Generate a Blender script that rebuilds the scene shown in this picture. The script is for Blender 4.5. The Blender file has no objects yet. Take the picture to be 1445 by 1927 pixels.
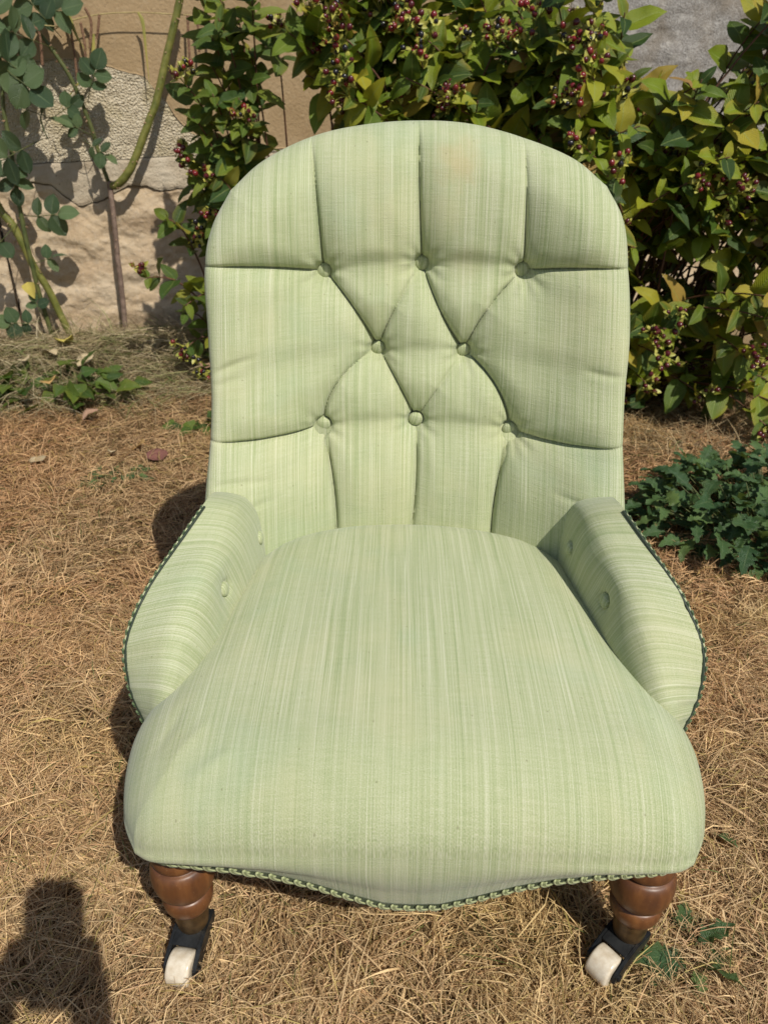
import bpy, bmesh, math, random
import numpy as np
from mathutils import Vector, Matrix, Euler

random.seed(7)
RNG = np.random.default_rng(11)
PI = math.pi
R = math.radians
scene = bpy.context.scene
COL = scene.collection

# ------------------------------------------------------------------ camera
cam_d = bpy.data.cameras.new('camera')
cam = bpy.data.objects.new('camera', cam_d)
COL.objects.link(cam)
cam.location = (0, 0, .928)
cam.rotation_euler = (R(61), 0, 0)
cam_d.sensor_fit = 'VERTICAL'
cam_d.sensor_height = 36
cam_d.sensor_width = 27
cam_d.lens = 26.19
cam_d.clip_start = .01
cam_d.clip_end = 500
cam_d.dof.use_dof = True
cam_d.dof.focus_distance = 1.0
cam_d.dof.aperture_fstop = 8.0
scene.camera = cam

# ------------------------------------------------------------------ world + sun
SUN_EL, SUN_AZ = R(51), R(33)            # azimuth measured from straight behind the viewer, to the right
SV = Vector((math.sin(SUN_AZ)*math.cos(SUN_EL), -math.cos(SUN_AZ)*math.cos(SUN_EL), math.sin(SUN_EL)))
world = bpy.data.worlds.new('World')
scene.world = world
world.use_nodes = True
wn = world.node_tree
sky = wn.nodes.new('ShaderNodeTexSky')
sky.sky_type = 'NISHITA'
sky.sun_disc = False
sky.sun_elevation = SUN_EL
sky.sun_rotation = PI - SUN_AZ
wn.links.new(sky.outputs[0], wn.nodes['Background'].inputs[0])
wn.nodes['Background'].inputs[1].default_value = .085
sd = bpy.data.lights.new('sun', 'SUN')
sun = bpy.data.objects.new('sun', sd)
COL.objects.link(sun)
sd.energy = 4.2
sd.angle = R(.53)
sd.color = (1, .95, .86)
sun.rotation_euler = (-SV).to_track_quat('-Z', 'Y').to_euler()
scene.view_settings.view_transform = 'Standard'
scene.view_settings.look = 'None'
scene.view_settings.exposure = 0.0
scene.view_settings.gamma = 1

# ------------------------------------------------------------------ helpers
def tag(o, label=None, cat=None, group=None, kind=None):
    for k, v in (('label', label), ('category', cat), ('group', group), ('kind', kind)):
        if v: o[k] = v
    return o

def empty(name, loc=(0, 0, 0), rz=0):
    o = bpy.data.objects.new(name, None)
    COL.objects.link(o)
    o.location = loc
    o.rotation_euler = (0, 0, rz)
    o.empty_display_size = .05
    return o

def make_mesh(name, V, F, mat=None, uv=None, col=None, smooth=True):
    """V (n,3); F = array (m,k) or list of such arrays; uv per vertex; col dict name->(n,) or (n,3)"""
    V = np.asarray(V, dtype=np.float32)
    Fs = F if isinstance(F, list) else [F]
    Fs = [np.asarray(f, dtype=np.int32) for f in Fs if len(f)]
    me = bpy.data.meshes.new(name)
    me.vertices.add(len(V))
    me.vertices.foreach_set('co', V.ravel())
    idx = np.concatenate([f.ravel() for f in Fs])
    cnt = np.concatenate([np.full(len(f), f.shape[1], dtype=np.int32) for f in Fs])
    st = np.concatenate([[0], np.cumsum(cnt)[:-1]]).astype(np.int32)
    me.loops.add(len(idx))
    me.loops.foreach_set('vertex_index', idx)
    me.polygons.add(len(cnt))
    me.polygons.foreach_set('loop_start', st)
    me.polygons.foreach_set('loop_total', cnt)
    me.update(calc_edges=True)
    me.polygons.foreach_set('use_smooth', np.full(len(cnt), smooth))
    if uv is not None:
        l = me.uv_layers.new(name='UVMap')
        l.data.foreach_set('uv', np.asarray(uv, dtype=np.float32)[idx].ravel())
    for k, c in (col or {}).items():
        c = np.asarray(c, dtype=np.float32)
        if c.ndim == 1:
            a = me.attributes.new(k, 'FLOAT', 'POINT')
            a.data.foreach_set('value', c)
        else:
            a = me.attributes.new(k, 'FLOAT_COLOR', 'POINT')
            a.data.foreach_set('color', np.concatenate([c, np.ones((len(c), 1), np.float32)], 1).ravel())
    if mat: me.materials.append(mat)
    return me

def add(name, me, parent=None, loc=(0, 0, 0), rot=(0, 0, 0), scale=(1, 1, 1)):
    o = bpy.data.objects.new(name, me)
    COL.objects.link(o)
    o.parent = parent
    o.location = loc
    o.rotation_euler = rot
    o.scale = scale if hasattr(scale, '__len__') else (scale,)*3
    return o

def obj(name, V, F, mat, parent=None, uv=None, col=None, smooth=True, **kw):
    return add(name, make_mesh(name, V, F, mat, uv, col, smooth), parent, **kw)

def grid_faces(nu, nv, wrap=False, off=0):
    """vertex index = i*nv+j, i<nu rows, j<nv columns; wrap joins the last column to the first"""
    i = np.arange(nu-1)[:, None]
    j = np.arange(nv if wrap else nv-1)[None, :]
    j2 = (j+1) % nv
    return np.stack([i*nv+j, i*nv+j2, (i+1)*nv+j2, (i+1)*nv+j], -1).reshape(-1, 4)+off

class Acc:
    def __init__(s): s.V, s.F, s.U, s.C, s.n = [], [], [], [], 0
    def put(s, V, F, U=None, C=None):
        V = np.asarray(V, float)
        s.V.append(V)
        for f in (F if isinstance(F, list) else [F]): s.F.append(np.asarray(f)+s.n)
        s.U.append(np.zeros((len(V), 2)) if U is None else U)
        s.C.append(np.zeros(len(V)) if C is None else C)
        s.n += len(V)
    def build(s, name, mat, parent=None, smooth=True, attr='rnd', **kw):
        return obj(name, np.concatenate(s.V), s.F, mat, parent, np.concatenate(s.U), {attr: np.concatenate(s.C)}, smooth, **kw)

def catmull(P, n):
    P = np.asarray(P, float)
    m = len(P)
    t = np.linspace(0, m-1, n)
    i = np.clip(np.floor(t).astype(int), 0, m-2)
    f = (t-i)[:, None]
    g = lambda k: P[np.clip(k, 0, m-1)]
    p0, p1, p2, p3 = g(i-1), g(i), g(i+1), g(i+2)
    p0 = np.where((i == 0)[:, None], 2*p1-p2, p0)
    p3 = np.where((i == m-2)[:, None], 2*p2-p1, p3)
    return .5*(2*p1+(p2-p0)*f+(2*p0-5*p1+4*p2-p3)*f**2+(3*p1-p0-3*p2+p3)*f**3)

def unit(a): return a/np.maximum(np.linalg.norm(a, axis=-1, keepdims=True), 1e-9)

def tube(P, rad, k=8, caps=True):
    P = np.asarray(P, float)
    n = len(P)
    rad = np.broadcast_to(np.asarray(rad, float), (n,))
    T = unit(np.gradient(P, axis=0))
    ref = np.array([0, 0, 1.]) if abs(T[:, 2]).mean() < .8 else np.array([1., 0, 0])
    A = np.empty_like(P)
    a = np.cross(T[0], ref); a /= np.linalg.norm(a)
    for i in range(n):
        a = a-T[i]*np.dot(a, T[i]); a /= max(np.linalg.norm(a), 1e-9); A[i] = a
    B = np.cross(T, A)
    th = np.arange(k)*2*PI/k
    V = P[:, None]+rad[:, None, None]*(np.cos(th)[None, :, None]*A[:, None]+np.sin(th)[None, :, None]*B[:, None])
    V = V.reshape(-1, 3)
    F = [grid_faces(n, k, True)]
    if caps:
        V = np.concatenate([V, P[:1], P[-1:]])
        j = np.arange(k)
        F.append(np.stack([(j+1) % k, j, np.full(k, n*k)], 1))
        F.append(np.stack([(n-1)*k+j, (n-1)*k+(j+1) % k, np.full(k, n*k+1)], 1))
    return V, F

def lathe(prof, k=32):
    prof = np.asarray(prof, float)
    th = np.arange(k)*2*PI/k
    V = np.stack([prof[:, 0, None]*np.cos(th), prof[:, 0, None]*np.sin(th), np.repeat(prof[:, 1, None], k, 1)], -1).reshape(-1, 3)
    return V, grid_faces(len(prof), k, True)

_lat = RNG.random((256, 256))
def vnoise(x, y, seed=0):
    x = np.asarray(x, float)+seed*17.31; y = np.asarray(y, float)+seed*9.77
    xi = np.floor(x).astype(int); yi = np.floor(y).astype(int)
    fx = x-xi; fy = y-yi
    fx = fx*fx*(3-2*fx); fy = fy*fy*(3-2*fy)
    g = lambda a, b: _lat[a % 256, b % 256]
    return (g(xi, yi)*(1-fx)+g(xi+1, yi)*fx)*(1-fy)+(g(xi, yi+1)*(1-fx)+g(xi+1, yi+1)*fx)*fy
def fbm(x, y, o=4, seed=0):
    s = 0; a = .5; t = 0
    for i in range(o):
        s = s+a*vnoise(x*2**i, y*2**i, seed+i*3); t += a; a *= .5
    return s/t

def sstep(a, b, x):
    t = np.clip((x-a)/(b-a), 0, 1)
    return t*t*(3-2*t)

# ------------------------------------------------------------------ node materials
class NT:
    def __init__(s, name):
        s.m = bpy.data.materials.new(name); s.m.use_nodes = True
        s.t = s.m.node_tree; s.t.nodes.clear()
        s.out = s.t.nodes.new('ShaderNodeOutputMaterial')
    def n(s, typ, ins=None, **props):
        nd = s.t.nodes.new('ShaderNode'+typ)
        for k, v in props.items(): setattr(nd, k, v)
        for k, v in (ins or {}).items():
            sk = nd.inputs[k]
            if isinstance(v, bpy.types.NodeSocket): s.t.links.new(v, sk)
            else: sk.default_value = v
        return nd
    def math(s, op, a, b=0., c=None, clamp=False):
        d = {0: a, 1: b}
        if c is not None: d[2] = c
        return s.n('Math', d, operation=op, use_clamp=clamp).outputs[0]
    def mix(s, f, a, b, mode='MIX'):
        nd = s.n('Mix', None, data_type='RGBA', blend_type=mode)
        for i, v in ((0, f), (6, a), (7, b)):
            if isinstance(v, bpy.types.NodeSocket): s.t.links.new(v, nd.inputs[i])
            else: nd.inputs[i].default_value = v if i == 0 or len(v) == 4 else (*v, 1)
        return nd.outputs[2]
    def ramp(s, f, stops, interp='LINEAR'):
        nd = s.n('ValToRGB', {0: f})
        nd.color_ramp.interpolation = interp
        e = nd.color_ramp.elements
        while len(e) < len(stops): e.new(.5)
        for i, (p, c) in enumerate(stops):
            e[i].position = p; e[i].color = (*c, 1) if len(c) == 3 else c
        return nd.outputs[0]
    def noise(s, vec, scale, detail=3, rough=.55, dim='3D'):
        ins = {'Scale': scale, 'Detail': detail, 'Roughness': rough}
        if vec is not None: ins['Vector'] = vec
        return s.n('TexNoise', ins, noise_dimensions=dim).outputs[0]
    def map(s, vec, scale=(1, 1, 1), loc=(0, 0, 0)):
        return s.n('Mapping', {'Vector': vec, 'Scale': scale, 'Location': loc}).outputs[0]
    def bsdf(s, color, rough=.6, normal=None, **ins):
        d = {'Base Color': color if isinstance(color, bpy.types.NodeSocket) else (*color, 1), 'Roughness': rough}
        if normal is not None: d['Normal'] = normal
        d.update({k.replace('_', ' '): v for k, v in ins.items()})
        return s.n('BsdfPrincipled', d).outputs[0]
    def bump(s, h, dist, strength=1.):
        return s.n('Bump', {'Height': h, 'Distance': dist, 'Strength': strength}).outputs[0]
    def done(s, sh):
        s.t.links.new(sh, s.out.inputs[0]); return s.m

def fabric(name, stains=()):
    t = NT(name)
    uv = t.n('UVMap', uv_map='UVMap').outputs[0]
    wob = t.noise(t.map(uv, (3, 3, 1)), 1, 2)
    uvw = t.n('VectorMath', {0: uv, 1: t.n('CombineXYZ', {0: t.math('MULTIPLY', wob, .006)}).outputs[0]}, operation='ADD').outputs[0]
    broad = t.noise(t.map(uvw, (46, .35, 1)), 1, 2, .5, '2D')
    band = t.noise(t.map(uvw, (165, .8, 1)), 1, 2, .6, '2D')
    thr = t.noise(t.map(uvw, (720, 3.5, 1)), 1, 2, .6, '2D')
    slub = t.noise(t.map(uv, (30, 420, 1)), 1, 2, .6, '2D')
    weave = t.noise(t.map(uv, (1100, 1100, 1)), 1, 1, .5, '2D')
    a = t.math('MULTIPLY', t.math('SUBTRACT', broad, .5), .24)
    b = t.math('MULTIPLY', t.math('SUBTRACT', band, .5), .62)
    c = t.math('MULTIPLY', t.math('SUBTRACT', thr, .5), 1.15)
    d = t.math('MULTIPLY', t.math('SUBTRACT', slub, .5), .30)
    e = t.math('MULTIPLY', t.math('SUBTRACT', weave, .5), 1.1)
    f = t.math('ADD', t.math('ADD', t.math('ADD', a, b), t.math('ADD', c, d)), t.math('ADD', e, .5), clamp=True)
    colr = t.ramp(f, [(.0, (.255, .312, .148)), (.33, (.350, .396, .208)), (.6, (.435, .462, .278)), (1., (.565, .572, .412))])
    lt = t.noise(t.map(uvw, (900, 5, 1), (7.7, 0, 0)), 1, 1, .5, '2D')
    colr = t.mix(t.n('MapRange', {0: lt, 1: .66, 2: .76, 3: 0., 4: .7}).outputs[0], colr, (.62, .64, .46))
    # faded, yellowed and bluish washed patches
    p1 = t.noise(uv, 5.5, 3, .6, '2D')
    colr = t.mix(t.math('MULTIPLY', t.math('SUBTRACT', p1, .5, clamp=True), 1.3, clamp=True), colr, (.56, .53, .31), 'MIX')
    p2 = t.noise(t.map(uv, (1, 1, 1), (4.3, 2.1, 0)), 6.5, 3, .6, '2D')
    colr = t.mix(t.math('MULTIPLY', t.math('SUBTRACT', p2, .56, clamp=True), 1.1, clamp=True), colr, (.31, .43, .29), 'MIX')
    for (u, v, r, sc, k) in stains:
        dv = t.n('VectorMath', {0: uv, 1: (u, v, 0)}, operation='SUBTRACT').outputs[0]
        ds = t.n('VectorMath', {0: dv}, operation='LENGTH').outputs[1]
        ds = t.math('ADD', ds, t.math('MULTIPLY', t.math('SUBTRACT', t.noise(uv, 45, 3, .6, '2D'), .5), r*.9))
        m = t.n('MapRange', {0: ds, 1: r, 2: 0., 3: 0., 4: k}, interpolation_type='SMOOTHSTEP').outputs[0]
        colr = t.mix(m, colr, sc)
    fleck = t.n('TexVoronoi', {'Vector': t.map(uv, (14, 14, 1)), 'Scale': 1.}, voronoi_dimensions='2D').outputs[0]
    fm = t.n('MapRange', {0: fleck, 1: .016, 2: .010, 3: 0., 4: .6}).outputs[0]
    colr = t.mix(fm, colr, (.2, .2, .1))
    h = t.math('ADD', t.math('MULTIPLY', thr, .5), t.math('ADD', t.math('MULTIPLY', weave, .6), t.math('MULTIPLY', slub, .4)))
    nrm = t.bump(h, .0010, .75)
    return t.done(t.bsdf(colr, .88, nrm, Sheen_Weight=.18, Sheen_Roughness=.45, Sheen_Tint=(.90, .95, 1., 1.), Specular_IOR_Level=.25))

def simple(name, c1, c2, scale=30., rough=.6, bump=.0, bscale=80., spec=.5, coord='Object', **kw):
    t = NT(name)
    tc = t.n('TexCoord').outputs[coord]
    f = t.noise(tc, scale, 4)
    c = t.ramp(f, [(.3, c1), (.7, c2)])
    n = t.bump(t.noise(tc, bscale, 4), bump) if bump else None
    return t.done(t.bsdf(c, rough, n, Specular_IOR_Level=spec, **kw))

def wood_mat():
    t = NT('polished_mahogany')
    tc = t.n('TexCoord').outputs['Object']
    g = t.noise(t.map(tc, (60, 60, 9)), 1, 4, .6)
    w = t.noise(tc, 28, 4, .6)
    c = t.ramp(g, [(.25, (.06, .022, .009)), (.55, (.145, .055, .018)), (.8, (.235, .10, .032))])
    c = t.mix(t.n('MapRange', {0: w, 1: .5, 2: .75, 3: 0., 4: .6}).outputs[0], c, (.05, .017, .009))
    sp = t.noise(tc, 420, 2)
    c = t.mix(t.n('MapRange', {0: sp, 1: .70, 2: .76, 3: 0., 4: .5}).outputs[0], c, (.4, .26, .14))
    r = t.n('MapRange', {0: w, 1: .3, 2: .7, 3: .30, 4: .58}).outputs[0]
    return t.done(t.bsdf(c, r, t.bump(g, .0004), Coat_Weight=.15, Coat_Roughness=.3))

def leaf_mat(name, stops, midrib=(.3, .36, .1), yellow=.5, trans=.35, rough=.45, vein=.5):
    """one random value per leaf: the object's own plus a vertex attribute in joined foliage"""
    t = NT(name)
    uv = t.n('UVMap', uv_map='UVMap').outputs[0]
    sx = t.n('SeparateXYZ', {0: uv})
    u, v = sx.outputs[0], sx.outputs[1]
    rnd = t.math('FRACT', t.math('ADD', t.n('Attribute', attribute_name='rnd').outputs[2], t.n('ObjectInfo').outputs['Random']))
    r2 = t.math('FRACT', t.math('MULTIPLY', rnd, 7.31))
    tc = t.n('TexCoord').outputs['Object']
    c = t.ramp(rnd, stops)
    blot = t.noise(tc, 38, 3, .6)
    c = t.mix(t.math('MULTIPLY', t.math('SUBTRACT', blot, .45, clamp=True), 1.6, clamp=True), c, t.mix(.5, c, (.02, .05, .008)))
    au = t.math('ABSOLUTE', u)
    edge = t.math('MULTIPLY', t.math('MULTIPLY', t.math('POWER', au, 1.6), t.n('MapRange', {0: r2, 1: .35, 2: 1., 3: 0., 4: yellow}).outputs[0]), t.math('ADD', blot, .5))
    c = t.mix(t.math('MINIMUM', edge, 1.), c, (.34, .27, .035))
    spot = t.noise(tc, 110, 2)
    c = t.mix(t.math('MULTIPLY', t.n('MapRange', {0: spot, 1: .66, 2: .72, 3: 0., 4: .7}).outputs[0], r2), c, (.14, .07, .02))
    mr = t.n('MapRange', {0: au, 1: .07, 2: .02, 3: 0., 4: .55}).outputs[0]
    c = t.mix(mr, c, midrib)
    ph = t.math('SUBTRACT', t.math('MULTIPLY', v, 44.), t.math('MULTIPLY', au, 16.))
    vh = t.math('ABSOLUTE', t.math('SINE', ph))
    nrm = t.bump(t.math('ADD', t.math('MULTIPLY', vh, .6), blot), .0035, vein)
    b = t.bsdf(c, rough, nrm, Specular_IOR_Level=.4)
    tr = t.n('BsdfTranslucent', {'Color': t.mix(.35, c, (.30, .34, .02))}).outputs[0]
    return t.done(t.n('MixShader', {0: trans, 1: b, 2: tr}).outputs[0])

def attr_mat(name, trans=.2, rough=.6, attr='col'):
    t = NT(name)
    c = t.n('Attribute', attribute_name=attr).outputs[0]
    b = t.bsdf(c, rough, None, Specular_IOR_Level=.35)
    tr = t.n('BsdfTranslucent', {'Color': c}).outputs[0]
    return t.done(t.n('MixShader', {0: trans, 1: b, 2: tr}).outputs[0])

M = {}
M['fabric'] = fabric('striped_green_fabric')
M['fabric_back'] = fabric('striped_green_fabric_stained', [(.062, .532, .046, (.49, .34, .16), .36), (.045, .47, .05, (.46, .42, .24), .3), (.075, .40, .04, (.45, .42, .24), .3)])
M['wood'] = wood_mat()
M['brass'] = simple('worn_brass', (.05, .03, .015), (.20, .13, .06), 55, .42, .0003, 200, Metallic=.7)
M['iron'] = simple('dark_iron', (.012, .013, .014), (.04, .042, .042), 60, .42, .0003, 220, Metallic=.5)
M['ceramic'] = simple('old_ceramic', (.50, .40, .27), (.76, .69, .56), 75, .26, .00012, 260, spec=.5)
M['lining'] = simple('dark_lining', (.02, .02, .018), (.05, .05, .04), 60, .9)
def braid_mat(name, stops):
    t = NT(name)
    c = t.ramp(t.n('Attribute', attribute_name='rnd').outputs[2], stops)
    tc = t.n('TexCoord').outputs['Object']
    return t.done(t.bsdf(c, .5, t.bump(t.noise(tc, 900, 2), .0005), Sheen_Weight=.2))
M['braid'] = braid_mat('green_braid', [(0, (.030, .042, .014)), (.5, (.16, .19, .075)), (1, (.40, .43, .22))])
M['braid_dark'] = braid_mat('dark_green_braid', [(0, (.014, .028, .010)), (.5, (.035, .065, .022)), (1, (.09, .14, .05))])

# ================================================================== SETTING
WX, WY, WR = -1.49, 2.85, R(14)            # wall: a point of its front face at ground level, and its turn

def ground_z(x, y):
    x = np.asarray(x, float); y = np.asarray(y, float)
    s = (y-(WY+math.tan(WR)*(x-WX)))*math.cos(WR)      # signed distance to the wall face (negative = garden side)
    bank = sstep(-1.0, -.15, s)*.075*(1-.6*sstep(-.2, .5, x))
    return bank+.012*(fbm(x*3.1, y*3.1, 3, 5)-.5)

# ---- lawn sheet
def build_lawn():
    gx = np.concatenate([np.linspace(-15, -2.2, 14)[:-1], np.linspace(-2.2, 2.6, 150), np.linspace(2.6, 15, 14)[1:]])
    gy = np.concatenate([np.linspace(-12, -.6, 12)[:-1], np.linspace(-.6, 4.2, 150), np.linspace(4.2, 18, 14)[1:]])
    X, Y = np.meshgrid(gx, gy)
    Z = ground_z(X, Y)+.006*(fbm(X*40, Y*40, 3, 2)-.5)
    t = NT('dry_lawn_soil')
    tc = t.n('TexCoord').outputs['Object']
    n1 = t.noise(tc, 130, 6, .7)
    n2 = t.noise(tc, 2.2, 4)
    st = t.noise(t.map(tc, (60, 240, 60)), 1, 4, .7)
    c = t.ramp(t.math('ADD', t.math('MULTIPLY', n1, .6), t.math('MULTIPLY', st, .4)), [(.32, (.055, .035, .016)), (.52, (.16, .105, .05)), (.72, (.30, .21, .115))])
    c = t.mix(t.n('MapRange', {0: n2, 1: .45, 2: .7, 3: 0., 4: .5}).outputs[0], c, (.12, .095, .038))
    rad = t.n('VectorMath', {0: tc, 1: (0, 1.3, 0)}, operation='DISTANCE').outputs[1]
    far = t.ramp(t.math('ADD', t.math('MULTIPLY', n1, .5), t.math('MULTIPLY', st, .5)), [(.35, (.15, .10, .05)), (.5, (.33, .24, .14)), (.65, (.48, .37, .22))])
    c = t.mix(t.n('MapRange', {0: rad, 1: 1.7, 2: 2.6, 3: 0., 4: 1.}).outputs[0], c, far)     # past the modelled blades the thatch itself is the surface
    m = t.done(t.bsdf(c, .9, t.bump(n1, .01), Specular_IOR_Level=.1))
    o = obj('lawn', np.stack([X, Y, Z], -1).reshape(-1, 3), grid_faces(len(gy), len(gx)), m)
    tag(o, kind='structure')
build_lawn()

# ---- dry grass blades
def blade_mesh(bx, by, bz, L, W, az, rise, end, bend, C, seg=4, roll=None):
    n = len(bx)
    t = np.linspace(0, 1, seg)[None, :]
    dx, dy = np.cos(az)[:, None], np.sin(az)[:, None]
    lat = bend[:, None]*t*t
    X = bx[:, None]+L[:, None]*(t*dx-lat*dy)
    Y = by[:, None]+L[:, None]*(t*dy+lat*dx)
    Z = bz[:, None]+rise[:, None]*4*t*(1-t)*.9+end[:, None]*t
    P = np.stack([X, Y, Z], -1)
    roll = RNG.uniform(-1.2, 1.2, n) if roll is None else roll
    wv = np.stack([-np.sin(az)*np.cos(roll), np.cos(az)*np.cos(roll), np.sin(roll)], -1)[:, None, :]
    wt = np.interp(t[0], [0, .4, 1], [.8, 1, .12])[None, :, None]
    A = P-wv*wt*W[:, None, None]*.5
    B = P+wv*wt*W[:, None, None]*.5
    V = np.stack([A, B], 2).reshape(n, -1, 3)
    base = (np.arange(n)*seg*2)[:, None, None]
    k = np.arange(seg-1)[None, :, None]*2
    F = base+k+np.array([0, 1, 3, 2])[None, None, :]
    return V.reshape(-1, 3), F.reshape(-1, 4), np.repeat(C, seg*2, axis=0)

STRAW = 1.45*np.array([[.44, .335, .20], [.355, .26, .15], [.55, .42, .24], [.26, .175, .09], [.38, .25, .145], [.33, .27, .11], [.19, .12, .06]])
def straw_colours(x, y, n):
    i = RNG.choice(len(STRAW), n, p=[.27, .21, .15, .14, .11, .07, .05])
    c = STRAW[i]*RNG.uniform(.75, 1.2, (n, 1))*np.array([1.04, .985, .90])
    red = np.clip((fbm(x*2.3, y*2.3, 3, 8)-.47)*4, 0, 1)[:, None]
    c = c*(1-red*.3)+c*np.array([1.12, .84, .72])*red*.3
    yel = np.clip((fbm(x*3.1, y*3.1, 3, 21)-.52)*5, 0, 1)[:, None]
    c = c*(1-yel*.4)+c*np.array([.95, 1.03, .72])*yel*.4
    g = (RNG.random(n) < .012+.05*np.clip((fbm(x*4, y*4, 2, 31)-.6)*5, 0, 1))
    c[g] = np.array([.10, .13, .035])*RNG.uniform(.7, 1.5, (g.sum(), 1))
    return c

M['straw'] = attr_mat('dry_straw', .22, .6)
def build_grass():
    Vs, Fs, Cs, off = [], [], [], 0
    def layer(n, y0, y1, xs, L, W, rise, endz, zr, pw=1.):
        nonlocal off
        y = y0+(y1-y0)*RNG.random(n)**pw
        half = xs[0]+(xs[1]-xs[0])*(y-y0)/(y1-y0)
        x = RNG.uniform(-1, 1, n)*half
        s = (y-(WY+math.tan(WR)*(x-WX)))
        k = (s < -.02)
        x, y = x[k], y[k]
        n = len(x)
        # tufts: blades gather round clump directions
        ca = fbm(x*9, y*9, 2, 12)*4*PI
        az = np.where(RNG.random(n) < .6, ca+RNG.normal(0, .9, n), RNG.uniform(0, 2*PI, n))
        V, F, C = blade_mesh(x, y, ground_z(x, y)+.016*(fbm(x*13, y*13, 3, 41)-.5)+RNG.uniform(*zr, n), RNG.uniform(*L, n)*RNG.choice([.6, 1, 1, 1.25], n), RNG.uniform(*W, n), az,
                             RNG.uniform(*rise, n), RNG.uniform(*endz, n), RNG.normal(0, .32, n), straw_colours(x, y, n)*(1-sstep(1.1, 1.7, y)*.16)[:, None]*(1-sstep(1.1, 1.7, y)[:, None]*np.array([0, .05, .08])))
        Vs.append(V); Fs.append(F+off); Cs.append(C); off += len(V)
    # near lawn: mat, loose top layer, standing tips
    layer(62000, .28, 1.25, (.62, .95), (.025, .065), (.0009, .0018), (.0, .010), (-.006, .006), (-.002, .010))
    layer(15000, .28, 1.25, (.62, .95), (.04, .10), (.0008, .0015), (.004, .022), (-.008, .014), (.002, .014))
    layer(7000, .28, 1.25, (.62, .95), (.012, .03), (.001, .0018), (.004, .012), (.012, .034), (-.002, .004))
    layer(420, .28, 1.25, (.62, .95), (.06, .13), (.0018, .0030), (.006, .020), (-.006, .012), (.008, .018))
    # middle and far lawn
    layer(96000, 1.25, 2.95, (1.15, 2.1), (.03, .075), (.0013, .0026), (.0, .012), (-.006, .010), (-.002, .010))
    layer(16000, 1.25, 2.95, (1.15, 2.1), (.02, .05), (.0013, .0024), (.006, .016), (.012, .045), (-.002, .006))
    o = obj('dry_grass', np.concatenate(Vs), np.concatenate(Fs), M['straw'], col={'col': np.concatenate(Cs)}, smooth=False)
    tag(o, 'short parched straw coloured grass matted over the lawn', 'grass', kind='stuff')
build_grass()

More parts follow.
